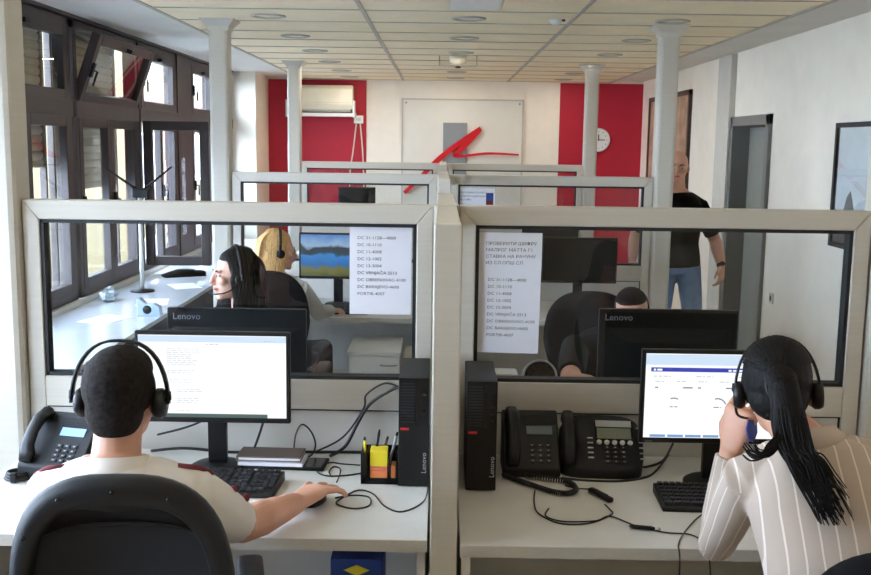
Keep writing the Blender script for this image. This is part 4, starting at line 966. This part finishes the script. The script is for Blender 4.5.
def face_parts(H, parent, base, brows='brow'):
    for s in (-1, 1):
        m = MB().ell((s*.031, .0775, .006), (.0125, .0100, .0062), None, 14, 8); m.xf(T(*(-base)) @ H); e = m.build('eye', 'eye', parent)
        m = MB().ell((s*.031, .0865, .006), (.0054, .0030, .0054), None, 12, 6); m.xf(T(*(-base)) @ H); m.build('iris', 'iris', e)
        m = MB().tube([(s*.014, .0885, .023), (s*.030, .0885, .029), (s*.046, .078, .024)], [.0028, .0034, .002], 6); m.xf(T(*(-base)) @ H); m.build('eyebrow', brows, parent)
    m = MB(); m.eloft([(-.022, .086, -.055), (-.012, .0945, -.0535), (0, .0965, -.0545), (.012, .0945, -.0535), (.022, .086, -.055)], [(.002, .002), (.0062, .004), (.0072, .004), (.0062, .004), (.002, .002)], (0, 0, 1), 10)
    m.xf(T(*(-base)) @ H); m.build('lips', 'lips', parent)
def hand_into(mb, w, d, back, curl=(20, 25, 20), thumb=1, sc=1.0, spread=.10, tcurl=0, tout=.8):
    w = V(w); d = V(d).normalized(); back = V(back); back = (back-d*back.dot(d)).normalized(); sd = d.cross(back)*thumb
    mb.eloft([w-d*.02, w, w+d*.03*sc, w+d*.06*sc, w+d*.092*sc, w+d*.10*sc], [(.024*sc, .02*sc), (.027*sc, .019*sc), (.036*sc, .017*sc), (.041*sc, .016*sc), (.040*sc, .013*sc), (.034*sc, .008*sc)], sd, 18, 2.4)
    Ls = (.074, .083, .077, .060)
    for i in range(4):
        off = (.033-.0225*i)*sc; p = w+d*(.090-.004*abs(i-1.2))*sc+sd*off; ang = 0; f = (d+sd*(spread*(1.3-i))).normalized()
        pts = [p-f*.02*sc, p]; L = Ls[i]*sc
        for q, fr in zip(curl, (.45, .30, .25)):
            ang += math.radians(q+3*i); p = p+(f*math.cos(ang)-back*math.sin(ang))*L*fr; pts.append(p)
        mb.tube(pts, [.0086*sc, .0090*sc, .0084*sc, .0078*sc, .0068*sc], 10); mb.ell(pts[-1], (.0069*sc,)*3, None, 10, 6)
    p = w+d*.018*sc+sd*.024*sc-back*.004; f = (d*.75+sd*tout-back*.25).normalized(); f2 = (d*(.95)+sd*(.25-tcurl)-back*(.25+tcurl)).normalized()
    pts = [p, p+f*.034*sc, p+f*.034*sc+f2*.030*sc, p+f*.034*sc+f2*.052*sc]
    mb.tube(pts, [.015*sc, .0125*sc, .0105*sc, .008*sc], 10); mb.ell(pts[-1], (.0082*sc,)*3, None, 10, 6)
def lerp(a, b, t): return V(a).lerp(V(b), t)
def arm_pts(s, e, w): return [V(s), lerp(s, e, .35), lerp(s, e, .7), V(e), lerp(e, w, .3), lerp(e, w, .7), V(w)]
def person(label, base, J, skin, shirt, sleeve, hair_fn, hair_mat, voxel=.006, female=False, trousers='trousers', arms=(1, 1), face=True, hands=None, shirt_hem=0, belly=1.0, hair_voxel=.005, brows='brow', collar=None, long_hair=False, hsmooth=3, shape_shirt=None):
    base = V(base); root = thing('person', label, 'person', base)
    H = J['H']; sc = J.get('sc', 1.0)
    P, Ch, N, hc = V(J['pelvis']), V(J['chest']), V(J['neck']), H.translation.copy()
    sl, sr = V(J['sl']), V(J['sr']); right = (sr-sl).normalized()
    k = .88 if female else 1.0
    up = (Ch-P).normalized()
    tp = [P-up*.07, P, lerp(P, Ch, .45), Ch, lerp(Ch, N, .55), lerp(Ch, N, .85), N+(N-Ch).normalized()*.02]
    tr = [(.13, .10), (.160*(1.05 if female else 1), .115), (.140*k, .100*belly), (.162*k, .112*belly), (.165*k, .098), (.115*k, .075), (.06*k, .06*k)]
    mb = MB(); mb.eloft(tp, tr, right, 28, 2.3)
    # neck and head
    hd = H.to_3x3() @ V((0, -.02, -.06)); nb = .050 if female else .058
    mb.eloft([lerp(Ch, N, .7), N, lerp(N, hc+hd, .6), hc+hd*.6], [(nb*1.3, nb*1.2), (nb, nb), (nb*.93, nb), (nb*.95, nb)], right, 18)
    head_into(mb, H, female)
    for side, s in (('l', sl), ('r', sr)):
        e, w = V(J['e'+side]), V(J['w'+side]); a = .88 if female else 1
        mb.tube([lerp(Ch, N, .5)*.3+s*.7]+arm_pts(s, e, w), [.05*a, .053*a, .052*a, .047*a, .045*a, .048*a, .039*a, .030*a], 16)
        mb.tube([N-(N-Ch).normalized()*.045, lerp(N, s, .5)-V((0, 0, .012)), s-V((0, 0, .010))], [.044*a, .042*a, .044*a], 14)
        hp = J.get('h'+side, {})
        d = V(hp.get('d', w-e)); hand_into(mb, w, d, hp.get('back', (0, 0, 1)), hp.get('curl', (18, 25, 20)), hp.get('thumb', 1 if side == 'l' else -1), hp.get('sc', .92 if female else 1.0), hp.get('spread', .08), hp.get('tcurl', 0), hp.get('tout', .8))
        hip, kn, an = V(J['hip'+side]), V(J['kn'+side]), V(J['an'+side]); ft = V(J['ft'+side])
        mb.tube([P*.4+hip*.6, hip, lerp(hip, kn, .4), kn, lerp(kn, an, .35), lerp(kn, an, .75), an], [.08, .082, .072, .052, .055, .040, .036], 14)
        mb.tube([an+V((0, 0, -.01)), lerp(an, ft, .45)+V((0, 0, -.015)), ft+V((0, 0, 0))], [.038, .036, .026], 10)
    body = baked(mb, 'body', skin, root, base, voxel, 3)
    if face: face_parts(H, body, base, brows)
    # shirt
    m = MB(); g = .014
    hem = lerp(P, Ch, -.15+shirt_hem)
    m.eloft([hem, lerp(P, Ch, .12+shirt_hem*.6)]+tp[2:6]+[N+(N-Ch).normalized()*.0], [(.165+g if not female else .160+g, .118+g)]+[(tr[1][0]+g, tr[1][1]+g)]+[(a+g+.004, b+g+.004) for a, b in tr[2:6]]+[(.072*k, .068*k)], right, 32, 2.3)
    for side, s in (('l', sl), ('r', sr)):
        e, w = V(J['e'+side]), V(J['w'+side]); a = .88 if female else 1
        st = lerp(Ch, N, .5)*.35+s*.65
        m.tube([N-(N-Ch).normalized()*.05, lerp(N, s, .5)-V((0, 0, .012)), s-V((0, 0, .004))], [.067*a, .068*a, .064*a], 16)
        if sleeve == 'short': m.tube([st, s, lerp(s, e, .35), lerp(s, e, .62), lerp(s, e, .84)], [.062*a, .066*a, .064*a, .061*a, .058*a], 18)
        else: m.tube([st]+arm_pts(s, e, w)[:-1]+[lerp(e, w, .93)], [.060*a, .066*a, .061*a, .056*a, .054*a, .053*a, .046*a, .042*a], 18)
    if collar == 'shirt':
        ax = (hc+hd-N).normalized()
    shm = baked(m, 'shirt', shirt, root, base, max(voxel, .006), 4, shape_shirt)
    if shirt == 'stripe':
        att = shm.data.attributes.new('stripe_u', 'FLOAT', 'POINT'); segs = []
        for side in 'lr':
            s_, e_, w_ = V(J['s'+side]), V(J['e'+side]), V(J['w'+side]); segs += [(s_, e_), (e_, w_)]
        vals = []
        for v in shm.data.vertices:
            p = v.co+base; best = None
            for (a0, a1) in segs:
                d = a1-a0; t_ = (p-a0).dot(d)/d.length_squared
                if not -.05 < t_ < 1.1: continue
                q = p-(a0+d*t_)
                if q.length < .072 and (best is None or q.length < best[0]): best = (q.length, q, d.normalized())
            if best and (best[2].z > -.2 or True) and best[0] > .01:
                x_ = V((0, 1, 0)); x_ = (x_-best[2]*x_.dot(best[2])).normalized(); y_ = best[2].cross(x_)
                vals.append(.058*math.atan2(best[1].dot(y_), best[1].dot(x_)))
            else: vals.append((p-P).dot(right)*1.0)
        att.data.foreach_set('value', vals)
    if collar:
        ax = ((hc+hd-N).normalized()*.5+(N-Ch).normalized()+V((0, 0, 1))).normalized(); x = (right-ax*right.dot(ax)).normalized(); y = ax.cross(x); rings = []
        for rr, hh in ((nb+.018, -.03), (nb+.012, .006), (nb+.009, .024), (nb+.014, .026), (nb+.026, .006), (nb+.040, -.016), (nb+.034, -.028), (nb+.018, -.03)):
            rings.append([N+ax*hh+rr*(x*math.cos(q*PI/12)+y*math.sin(q*PI/12))-base for q in range(24)])
        MB().loft(rings, cap=False).build('collar', collar, shm)
    # trousers
    m = MB(); m.eloft([P-up*.085, P-up*.04, P+up*.05, lerp(P, Ch, .24)], [(.13, .11), (.168, .125), (.166, .122), (.155, .113)], right, 26, 2.3)
    for side in 'lr':
        hip, kn, an = V(J['hip'+side]), V(J['kn'+side]), V(J['an'+side])
        m.tube([P*.4+hip*.6, hip, lerp(hip, kn, .4), kn, lerp(kn, an, .35), lerp(kn, an, .75), lerp(kn, an, .98)], [.088, .094, .084, .066, .068, .06, .058], 16)
    baked(m, 'trousers', trousers, root, base, .009, 3)
    for side in 'lr':
        an, ft = V(J['an'+side]), V(J['ft'+side]); d = (ft-an); d.z = 0; d.normalize(); z0 = min(ft.z, an.z)
        m = MB(); q = an.copy(); 
        m.eloft([q-d*.05+V((0, 0, -.035)), q-d*.03+V((0, 0, -.02)), q+d*.05+V((0, 0, -.025)), q+d*.12+V((0, 0, -.036)), q+d*.17+V((0, 0, -.045))], [(.022, .02), (.036, .045), (.042, .04), (.044, .028), (.03, .016)], d.cross(V((0, 0, 1))), 14, 2.4)
        m.v = [v-base for v in m.v]; m.build('shoe', 'black2', root)
    if hair_fn:
        m = MB(); hair_fn(m); hm = m.xf(H); hair = baked(hm, 'hair', hair_mat, root, base, hair_voxel, hsmooth)
    return root
def seated_legs(P, fx, fy, spread=.11, knee=.44, foot=.10, z=.56):
    # (fx,fy): unit facing direction
    P = V(P); f = V((fx, fy, 0)); r = V((fy, -fx, 0)); out = {}
    for s, q in ((-1, 'l'), (1, 'r')):
        hip = P+r*s*.09; kn = P+r*s*spread*1.3+f*knee; kn.z = .55; an = P+r*s*spread*1.2+f*(knee-.04+foot*.3); an.z = .085; ft = an+f*.15; ft.z = .04
        out['hip'+q] = hip; out['kn'+q] = kn; out['an'+q] = an; out['ft'+q] = ft
    return out
def headset(label, H, band=.100, mic=None, cup=.03, tilt=0, top=.125, boomlen=.09):
    t = thing('headset', label, 'headset', H.translation.copy(), 0, 'black call centre headsets')
    L = T(*(-H.translation)) @ H
    pts = []
    for k in range(21):
        a = PI*k/20; c, s = math.cos(a), math.sin(a); pts.append((band*math.copysign(abs(c)**.8, c), -.012+tilt*s, -.012+(top+.012)*s))
    m = MB(); n = len(pts); rings = []
    for i in range(n):
        p = V(pts[i]); tt = (V(pts[min(i+1, n-1)])-V(pts[max(i-1, 0)])).normalized(); nn = V((0, 1, 0)); oo = tt.cross(nn)
        rings.append([p+nn*.008+oo*.003, p-nn*.008+oo*.003, p-nn*.008-oo*.003, p+nn*.008-oo*.003])
    m.loft(rings).xf(L).build('headband', 'black', t)
    for s in (-1, 1):
        m = MB(); m.lathe([(.001, -.012), (cup*.8, -.012), (cup, -.004), (cup, .006), (cup*.85, .014), (.001, .016)], (s*.086, -.006, -.012), 20, 'x'); m.tube([(s*.09, -.008, -.01), (s*(band+.002), -.012, .0), (s*band, -.012, .015)], .006, 8); m.xf(L).build('ear_cup', 'black', t)
    if mic:
        m = MB(); m.tube(spline([(mic*.092, .0, -.025), (mic*.088, .05, -.06), (mic*.06, .10, -.072), (mic*.03, .115, -.07)]), .0032, 6); m.ell((mic*.026, .117, -.069), (.011, .007, .007), None, 10, 6); m.xf(L).build('microphone', 'black', t)
    return t
def short_hair(m):
    m.ell((0, -.026, .030), (.0775, .090, .089)); m.ell((0, -.050, -.024), (.064, .055, .066)); m.ell((0, .005, .062), (.066, .078, .055))
    for s in (-1, 1): m.ell((s*.066, -.012, .018), (.012, .03, .04))
# --- man in white
H1 = headM((-.735, 2.265, 1.198), 0, 6, 0, 1.04)
J = dict(H=H1, pelvis=(-.70, 2.07, .58), chest=(-.725, 2.14, .88), neck=(-.735, 2.205, 1.05), sl=(-.875, 2.19, .985), sr=(-.56, 2.21, .985),
         el=(-1.00, 2.38, .78), wl=(-.93, 2.63, .77), er=(-.500, 2.475, .805), wr=(-.392, 2.705, .784),
         hr=dict(d=(.42, .90, .06), back=(-.16, -.08, 1), curl=(2, 12, 14), spread=.30, sc=1.18), hl=dict(d=(.3, .95, -.05), back=(0, 0, 1)))
J.update(seated_legs(J['pelvis'], .05, 1))
def hair1(m): short_hair(m)
r1 = person('man in white polo shirt working at the left desk, seen from behind', (-.70, 2.07, 0), J, 'skin', 'polo', 'short', hair1, 'hairS', .004, collar='polo', face=True, belly=1.08)
b1 = V((-.70, 2.07, 0))
for s in (-1, 1):
    x = V(J['sr'] if s > 0 else J['sl'])-b1
    m = MB(); pts = [x+V((-s*.075, -.015, .076)), x+V((-s*.03, -.01, .072)), x+V((s*.015, .005, .062)), x+V((s*.045, .015, .045))]
    m.eloft(pts[1:], [(.008, .004), (.009, .004), (.007, .003)], (0, 1, 0), 12, 3); m.build('epaulette', 'redtrim', r1)
for t_ in (.40, .66):
    p = lerp(J['sr'], J['er'], t_)-b1; MB().ell(p+V((.044, .02, .040)), (.010, .018, .010), None, 12, 8).build('sleeve_badge', 'redtrim', r1)
headset('black headset worn by the man in white', H1, band=.108, mic=-1, cup=.034, top=.128)
# --- woman in striped shirt
H2 = headM((.776, 2.235, 1.245), -15, 12, -4, .98)
J = dict(H=H2, pelvis=(.90, 1.98, .58), chest=(.865, 2.04, .93), neck=(.82, 2.150, 1.150), sl=(.692, 2.16, 1.055), sr=(1.01, 2.12, 1.095),
         el=(.695, 2.36, .82), wl=(.718, 2.36, 1.065), er=(1.10, 2.36, .82), wr=(1.02, 2.66, .775),
         hl=dict(d=(.16, -.10, 1), back=(-.75, -.6, .1), curl=(40, 50, 30), thumb=-1, spread=.06, tout=.5, tcurl=.2, sc=1.08), hr=dict(d=(-.2, .97, -.05), back=(0, 0, 1)))
J.update(seated_legs(J['pelvis'], -.05, 1))
def hair2(m):
    m.ell((0, -.022, .032), (.0785, .095, .090)); m.ell((0, -.045, -.015), (.068, .060, .058)); m.ell((0, .010, .062), (.068, .080, .055))
    for s in (-1, 1): m.ell((s*.066, .0, .012), (.014, .045, .045))
    m.ell((0, -.115, .022), (.036, .032, .036))
    pt = spline([(0, -.10, .04), (.004, -.142, .01), (.012, -.156, -.06), (.022, -.172, -.12), (.036, -.186, -.155), (.048, -.198, -.18)], 4)
    m.eloft(pt, [((.034 if i > 3 else .026+.002*i)*(1 if i < 10 else 1-.075*(i-9)), .024*(1 if i < 10 else 1-.06*(i-9))) for i in range(len(pt))], (1, 0, 0), 16)
r2 = person('woman in beige pinstriped shirt at the right desk, seen from behind', (.90, 1.98, 0), J, 'skin', 'stripe', 'long', hair2, 'hairD', .004, female=True, collar='stripe', hair_voxel=.004, belly=1.12)
b2 = V((.90, 1.98, 0)); rg = random.Random(11)
m = MB()
for i in range(150):
    a = rg.uniform(-1, 1); b = rg.uniform(-1, 1); e = rg.uniform(.72, 1.12); q_ = rg.uniform(-1, 1)
    p = spline([V((.004+.022*a, -.135-.022*math.sqrt(1-a*a), .03)), V((.012+.036*a, -.152-.024*math.sqrt(1-a*a)+.004*q_, -.06)), V((.022+.036*a, -.176-.020*abs(q_), -.12)), V((.040+.03*a+.012*b, -.17-.26*(.02+.10*e)-.012*abs(q_), -.06-.10*e)), V((.062+.024*a+.018*b, -.17-.34*(.02+.11*e), -.06-.145*e)), V((.085+.016*a+.026*b, -.17-.38*(.02+.15*e), -.06-.19*e))], 4)
    m.tube(p, [.0034-.0026*q/len(p) for q in range(len(p))], 5)
for i in range(22):
    a = rg.uniform(-1, 1); c_ = rg.uniform(-1, 1); p = spline([V((.0+.01*a, -.165, -.06)), V((-.012+.01*a, -.185, -.10+.008*c_)), V((-.035+.008*a, -.195, -.128+.012*c_)), V((-.060+.012*c_, -.195, -.135+.014*a)), V((-.075+.014*c_, -.185, -.120+.018*a))], 4); m.tube(p, [.003-.002*q/len(p) for q in range(len(p))], 5)
cc = V((0, -.020, .034)); er_ = V((.0800, .0960, .0915)); tie = V((0, -.93, -.02)).normalized()
for i in range(170):
    ph = rg.uniform(-1.05, 1.05); th0 = rg.uniform(.15, 1.0)
    st = V((math.sin(ph)*.98, .62*math.cos(ph)*th0-.15, math.cos(ph)*.9-.25*(1-th0))).normalized()
    om = math.acos(max(-1, min(1, st.dot(tie)))); p = []
    for q in range(9):
        k = q/8; d = (st*math.sin((1-k)*om)+tie*math.sin(k*om))/math.sin(om)
        p.append(cc+V((d.x*er_.x, d.y*er_.y, d.z*er_.z))*(1+rg.uniform(0, .006)))
    m.tube(p, [.0014]+[.0024]*7+[.003], 5)
m.xf(T(*(-b2)) @ H2); tag(m.build('loose_strands', 'hairD', r2), kind='stuff')
m = MB(); m.tube([V((0, -.13, .01))+V((.030*math.cos(a*PI/8), .008*math.sin(a*PI/8), .030*math.sin(a*PI/8))) for a in range(17)], .005, 6); m.xf(T(*(-b2)) @ H2); m.build('hair_tie', 'black2', r2)
headset('black headset worn by the woman in striped shirt', H2, band=.094, mic=-1, cup=.032, tilt=-.005, top=.122)
tag(MB().eloft([V((.745, 2.30, 1.105)), V((.750, 2.315, 1.125)), V((.752, 2.32, 1.15))], [(.012, .004), (.026, .006), (.020, .005)], (.7, .7, 0), 12).build('face_mask', 'scrblue'), 'folded blue face mask under the chin of the striped shirt woman', 'mask')
C.objects['face_mask'].data.materials[0] = mat('blue_mask', (72, 88, 160), .8)
# --- dark haired woman behind glass
H3 = headM((-.93, 4.50, 1.19), 115, 2, 0, 1.0)
J = dict(H=H3, pelvis=(-.84, 4.62, .58), chest=(-.86, 4.56, .88), neck=(-.90, 4.53, 1.045), sr=(-1.05, 4.50, .975), sl=(-.74, 4.53, .975),
         er=(-1.12, 4.30, .80), wr=(-1.02, 4.06, .785), el=(-.66, 4.32, .80), wl=(-.74, 4.08, .785), hr=dict(d=(.3, -.95, -.05), back=(0, 0, 1)), hl=dict(d=(-.3, -.95, -.05), back=(0, 0, 1)))
J.update(seated_legs(J['pelvis'], -.05, -1))
def long_hair(m, L=.20, spread=.0):
    m.ell((0, -.028, .036), (.081, .094, .092)); m.ell((0, -.008, .072), (.064, .074, .050)); m.ell((0, -.05, -.02), (.078, .062, .078))
    for s in (-1, 1):
        m.eloft(spline([(s*.045, .004, .080), (s*.074, -.004, .02), (s*.080, -.014, -.05), (s*.082, -.020, -.12), (s*.088, -.020, -.12-L*.6)], 3), [(.036, .014)]*4+[(.050, .018)]*5+[(.056, .020)]*4, (0, 1, 0), 14)
    m.eloft([(0, -.07, .0), (0, -.085, -.08), (0, -.088, -.16), (0, -.09, -.14-L)], [(.078, .040), (.088, .044), (.095, .042), (.09, .022)], (1, 0, 0), 20, 2.4)
person('dark haired woman in black behind the left pane, head turned to the window', (-.84, 4.62, 0), J, 'skin2', 'blackshirt', 'long', lambda m: long_hair(m, .18), 'hairD', .005, female=True, hair_voxel=.005)
def strands(root, base, H, material, L, n, seed, wave=0.0):
    rg = random.Random(seed); m = MB(); base = V(base)
    for i in range(n):
        s = rg.choice((-1, 1)); y0 = rg.uniform(-.085, .045); yb = min(y0*.8, .01)-rg.uniform(0, .015); dz = rg.uniform(.6, 1.0); w = rg.uniform(-1, 1)*wave; k = rg.uniform(.0, .008)
        top = .036+.095*math.sqrt(max(0, 1-((y0+.028)/.097)**2))
        side = .083*math.sqrt(max(.25, 1-((yb+.03)/.11)**2))+k
        p = [V((s*.006, y0, top+.001)), V((s*side*.55, y0*.95, top-.018)), V((s*side*.97, yb, .03)), V((s*(side+.010), yb, -.05)), V((s*(side+.016)+w, yb-.004, -.12)), V((s*(side+.012)-w, yb+.008, -.13-L*dz))]
        p = spline(p, 4); m.tube(p, [.0016]+[.0026]*(len(p)-3)+[.0018, .0008], 5)
    for i in range(n//2):
        a = rg.uniform(-1, 1); dz = rg.uniform(.7, 1.05); w = rg.uniform(-1, 1)*wave
        p = spline([V((.03*a, -.06, .118)), V((.07*a, -.115, .06)), V((.085*a, -.128, -.02)), V((.09*a+w, -.13, -.10)), V((.09*a-w, -.115, -.15-L*dz))], 4); m.tube(p, [.0018]+[.0028]*(len(p)-2)+[.0009], 5)
    m.xf(T(*(-base)) @ H); tag(m.build('hair_strands', material, root), kind='stuff')
strands(C.objects['person.002'], (-.84, 4.62, 0), H3, 'hairD', .20, 150, 21, .008)
headset('black headset worn by the dark haired woman', H3, band=.098, mic=-1, cup=.028, top=.138)
# --- blonde woman
H4 = headM((-.925, 5.72, 1.172), -70, 6, 0, .97)
J = dict(H=H4, pelvis=(-.93, 5.56, .58), chest=(-.93, 5.60, .87), neck=(-.93, 5.67, 1.035), sl=(-1.06, 5.72, .96), sr=(-.78, 5.62, .96),
         el=(-1.05, 5.95, .80), wl=(-.92, 6.15, .785), er=(-.70, 5.78, .80), wr=(-.655, 5.985, .785), hr=dict(d=(.45, .9, -.12), back=(0, 0, 1)), hl=dict(d=(.3, .95, -.05), back=(0, 0, 1)))
J.update(seated_legs(J['pelvis'], .2, .98))
person('blonde woman in pale grey top seated before the lake wallpaper monitor', (-.93, 5.56, 0), J, 'skin2', 'greyshirt', 'long', lambda m: long_hair(m, .24), 'hairB', .006, female=True, hair_voxel=.006, brows='hairB')
strands(C.objects['person.003'], (-.93, 5.56, 0), H4, 'hairB', .22, 150, 22, .003)
headset('black headset worn by the blonde woman', H4, band=.098, mic=None, cup=.028, top=.138)
# --- leaning man behind the right monitor
H5 = headM((.855, 4.36, 1.062), 172, -4, 6, 1.0)
J = dict(H=H5, pelvis=(.80, 4.72, .58), chest=(.79, 4.58, .80), neck=(.83, 4.44, .935), sr=(.62, 4.46, .88), sl=(1.0, 4.46, .88),
         er=(.545, 4.02, .835), wr=(.755, 3.93, .79), el=(1.10, 4.15, .80), wl=(.98, 3.95, .785), hr=dict(d=(.95, -.2, -.05), back=(0, 0, 1)), hl=dict(d=(-.5, -.8, -.05), back=(0, 0, 1)))
J.update(seated_legs(J['pelvis'], 0, -1))
person('man in black shirt leaning low behind the right monitor', (.80, 4.72, 0), J, 'skin', 'blackshirt', 'short', short_hair, 'hairS', .005)
# --- bald man walking in the aisle
H6 = headM((1.715, 7.30, 1.648), 168, 4, 0, 1.02)
J = dict(H=H6, pelvis=(1.755, 7.38, .96), chest=(1.745, 7.36, 1.26), neck=(1.735, 7.345, 1.475), sr=(1.555, 7.34, 1.37), sl=(1.915, 7.38, 1.36),
         er=(1.465, 7.46, 1.15), wr=(1.425, 7.36, .965), el=(2.045, 7.43, 1.12), wl=(2.085, 7.34, .925),
         hr=dict(d=(-.03, -.22, -1), back=(-.8, -.5, .1), curl=(20, 28, 22), thumb=-1), hl=dict(d=(-.05, -.18, -1), back=(.75, -.6, .1), curl=(20, 28, 22), thumb=1),
         hipl=(1.85, 7.38, .90), hipr=(1.67, 7.38, .90), knl=(1.86, 7.20, .50), knr=(1.67, 7.42, .50), anl=(1.86, 7.16, .09), anr=(1.67, 7.66, .13), ftl=(1.87, 7.0, .05), ftr=(1.67, 7.5, .05))
r6 = person('bald man in black t-shirt and jeans walking along the aisle', (1.755, 7.38, 0), J, 'skin', 'blackshirt', 'short', None, None, .005, trousers='jeans', belly=1.12, shirt_hem=.05)
b6 = V((1.755, 7.38, 0))
t = thing('wrist_watch', 'black watch on the wrist of the bald man', 'watch', (2.085, 7.345, .935))
wd = (V(J['wl'])-V(J['el'])).normalized(); x = wd.cross(V((0, 1, 0))).normalized(); y = wd.cross(x); q = lerp(J['el'], J['wl'], .93)-V((2.085, 7.345, .935))
MB().loft([[q+wd*h+.034*(x*math.cos(a*PI/9)+y*math.sin(a*PI/9)) for a in range(18)] for h in (-.012, .012)]+[[q+wd*h+.029*(x*math.cos(a*PI/9)+y*math.sin(a*PI/9)) for a in range(18)] for h in (.012, -.012)], cap=False).build('strap', 'black', t)
MB().ell(q-y*.033 if (-y).y < 0 else q+y*.033, (.018, .008, .018), None, 14, 8).build('dial', 'gloss', t)
# --- person far behind the second partition
H7 = headM((.86, 7.80, 1.10), 180, 12, 0, 1.0)
J = dict(H=H7, pelvis=(.86, 8.08, .58), chest=(.86, 7.98, .84), neck=(.86, 7.87, .975), sr=(.68, 7.88, .91), sl=(1.04, 7.88, .91), er=(.60, 7.72, .80), wr=(.72, 7.48, .785), el=(1.12, 7.72, .80), wl=(1.0, 7.48, .785), hr=dict(d=(.3, -.95, -.05), back=(0, 0, 1)), hl=dict(d=(-.3, -.95, -.05), back=(0, 0, 1)))
J.update(seated_legs(J['pelvis'], 0, -1))
person('seated person whose forehead shows above the far black monitor', (.86, 8.08, 0), J, 'skin2', 'blackshirt', 'long', short_hair, 'hairS', .007)
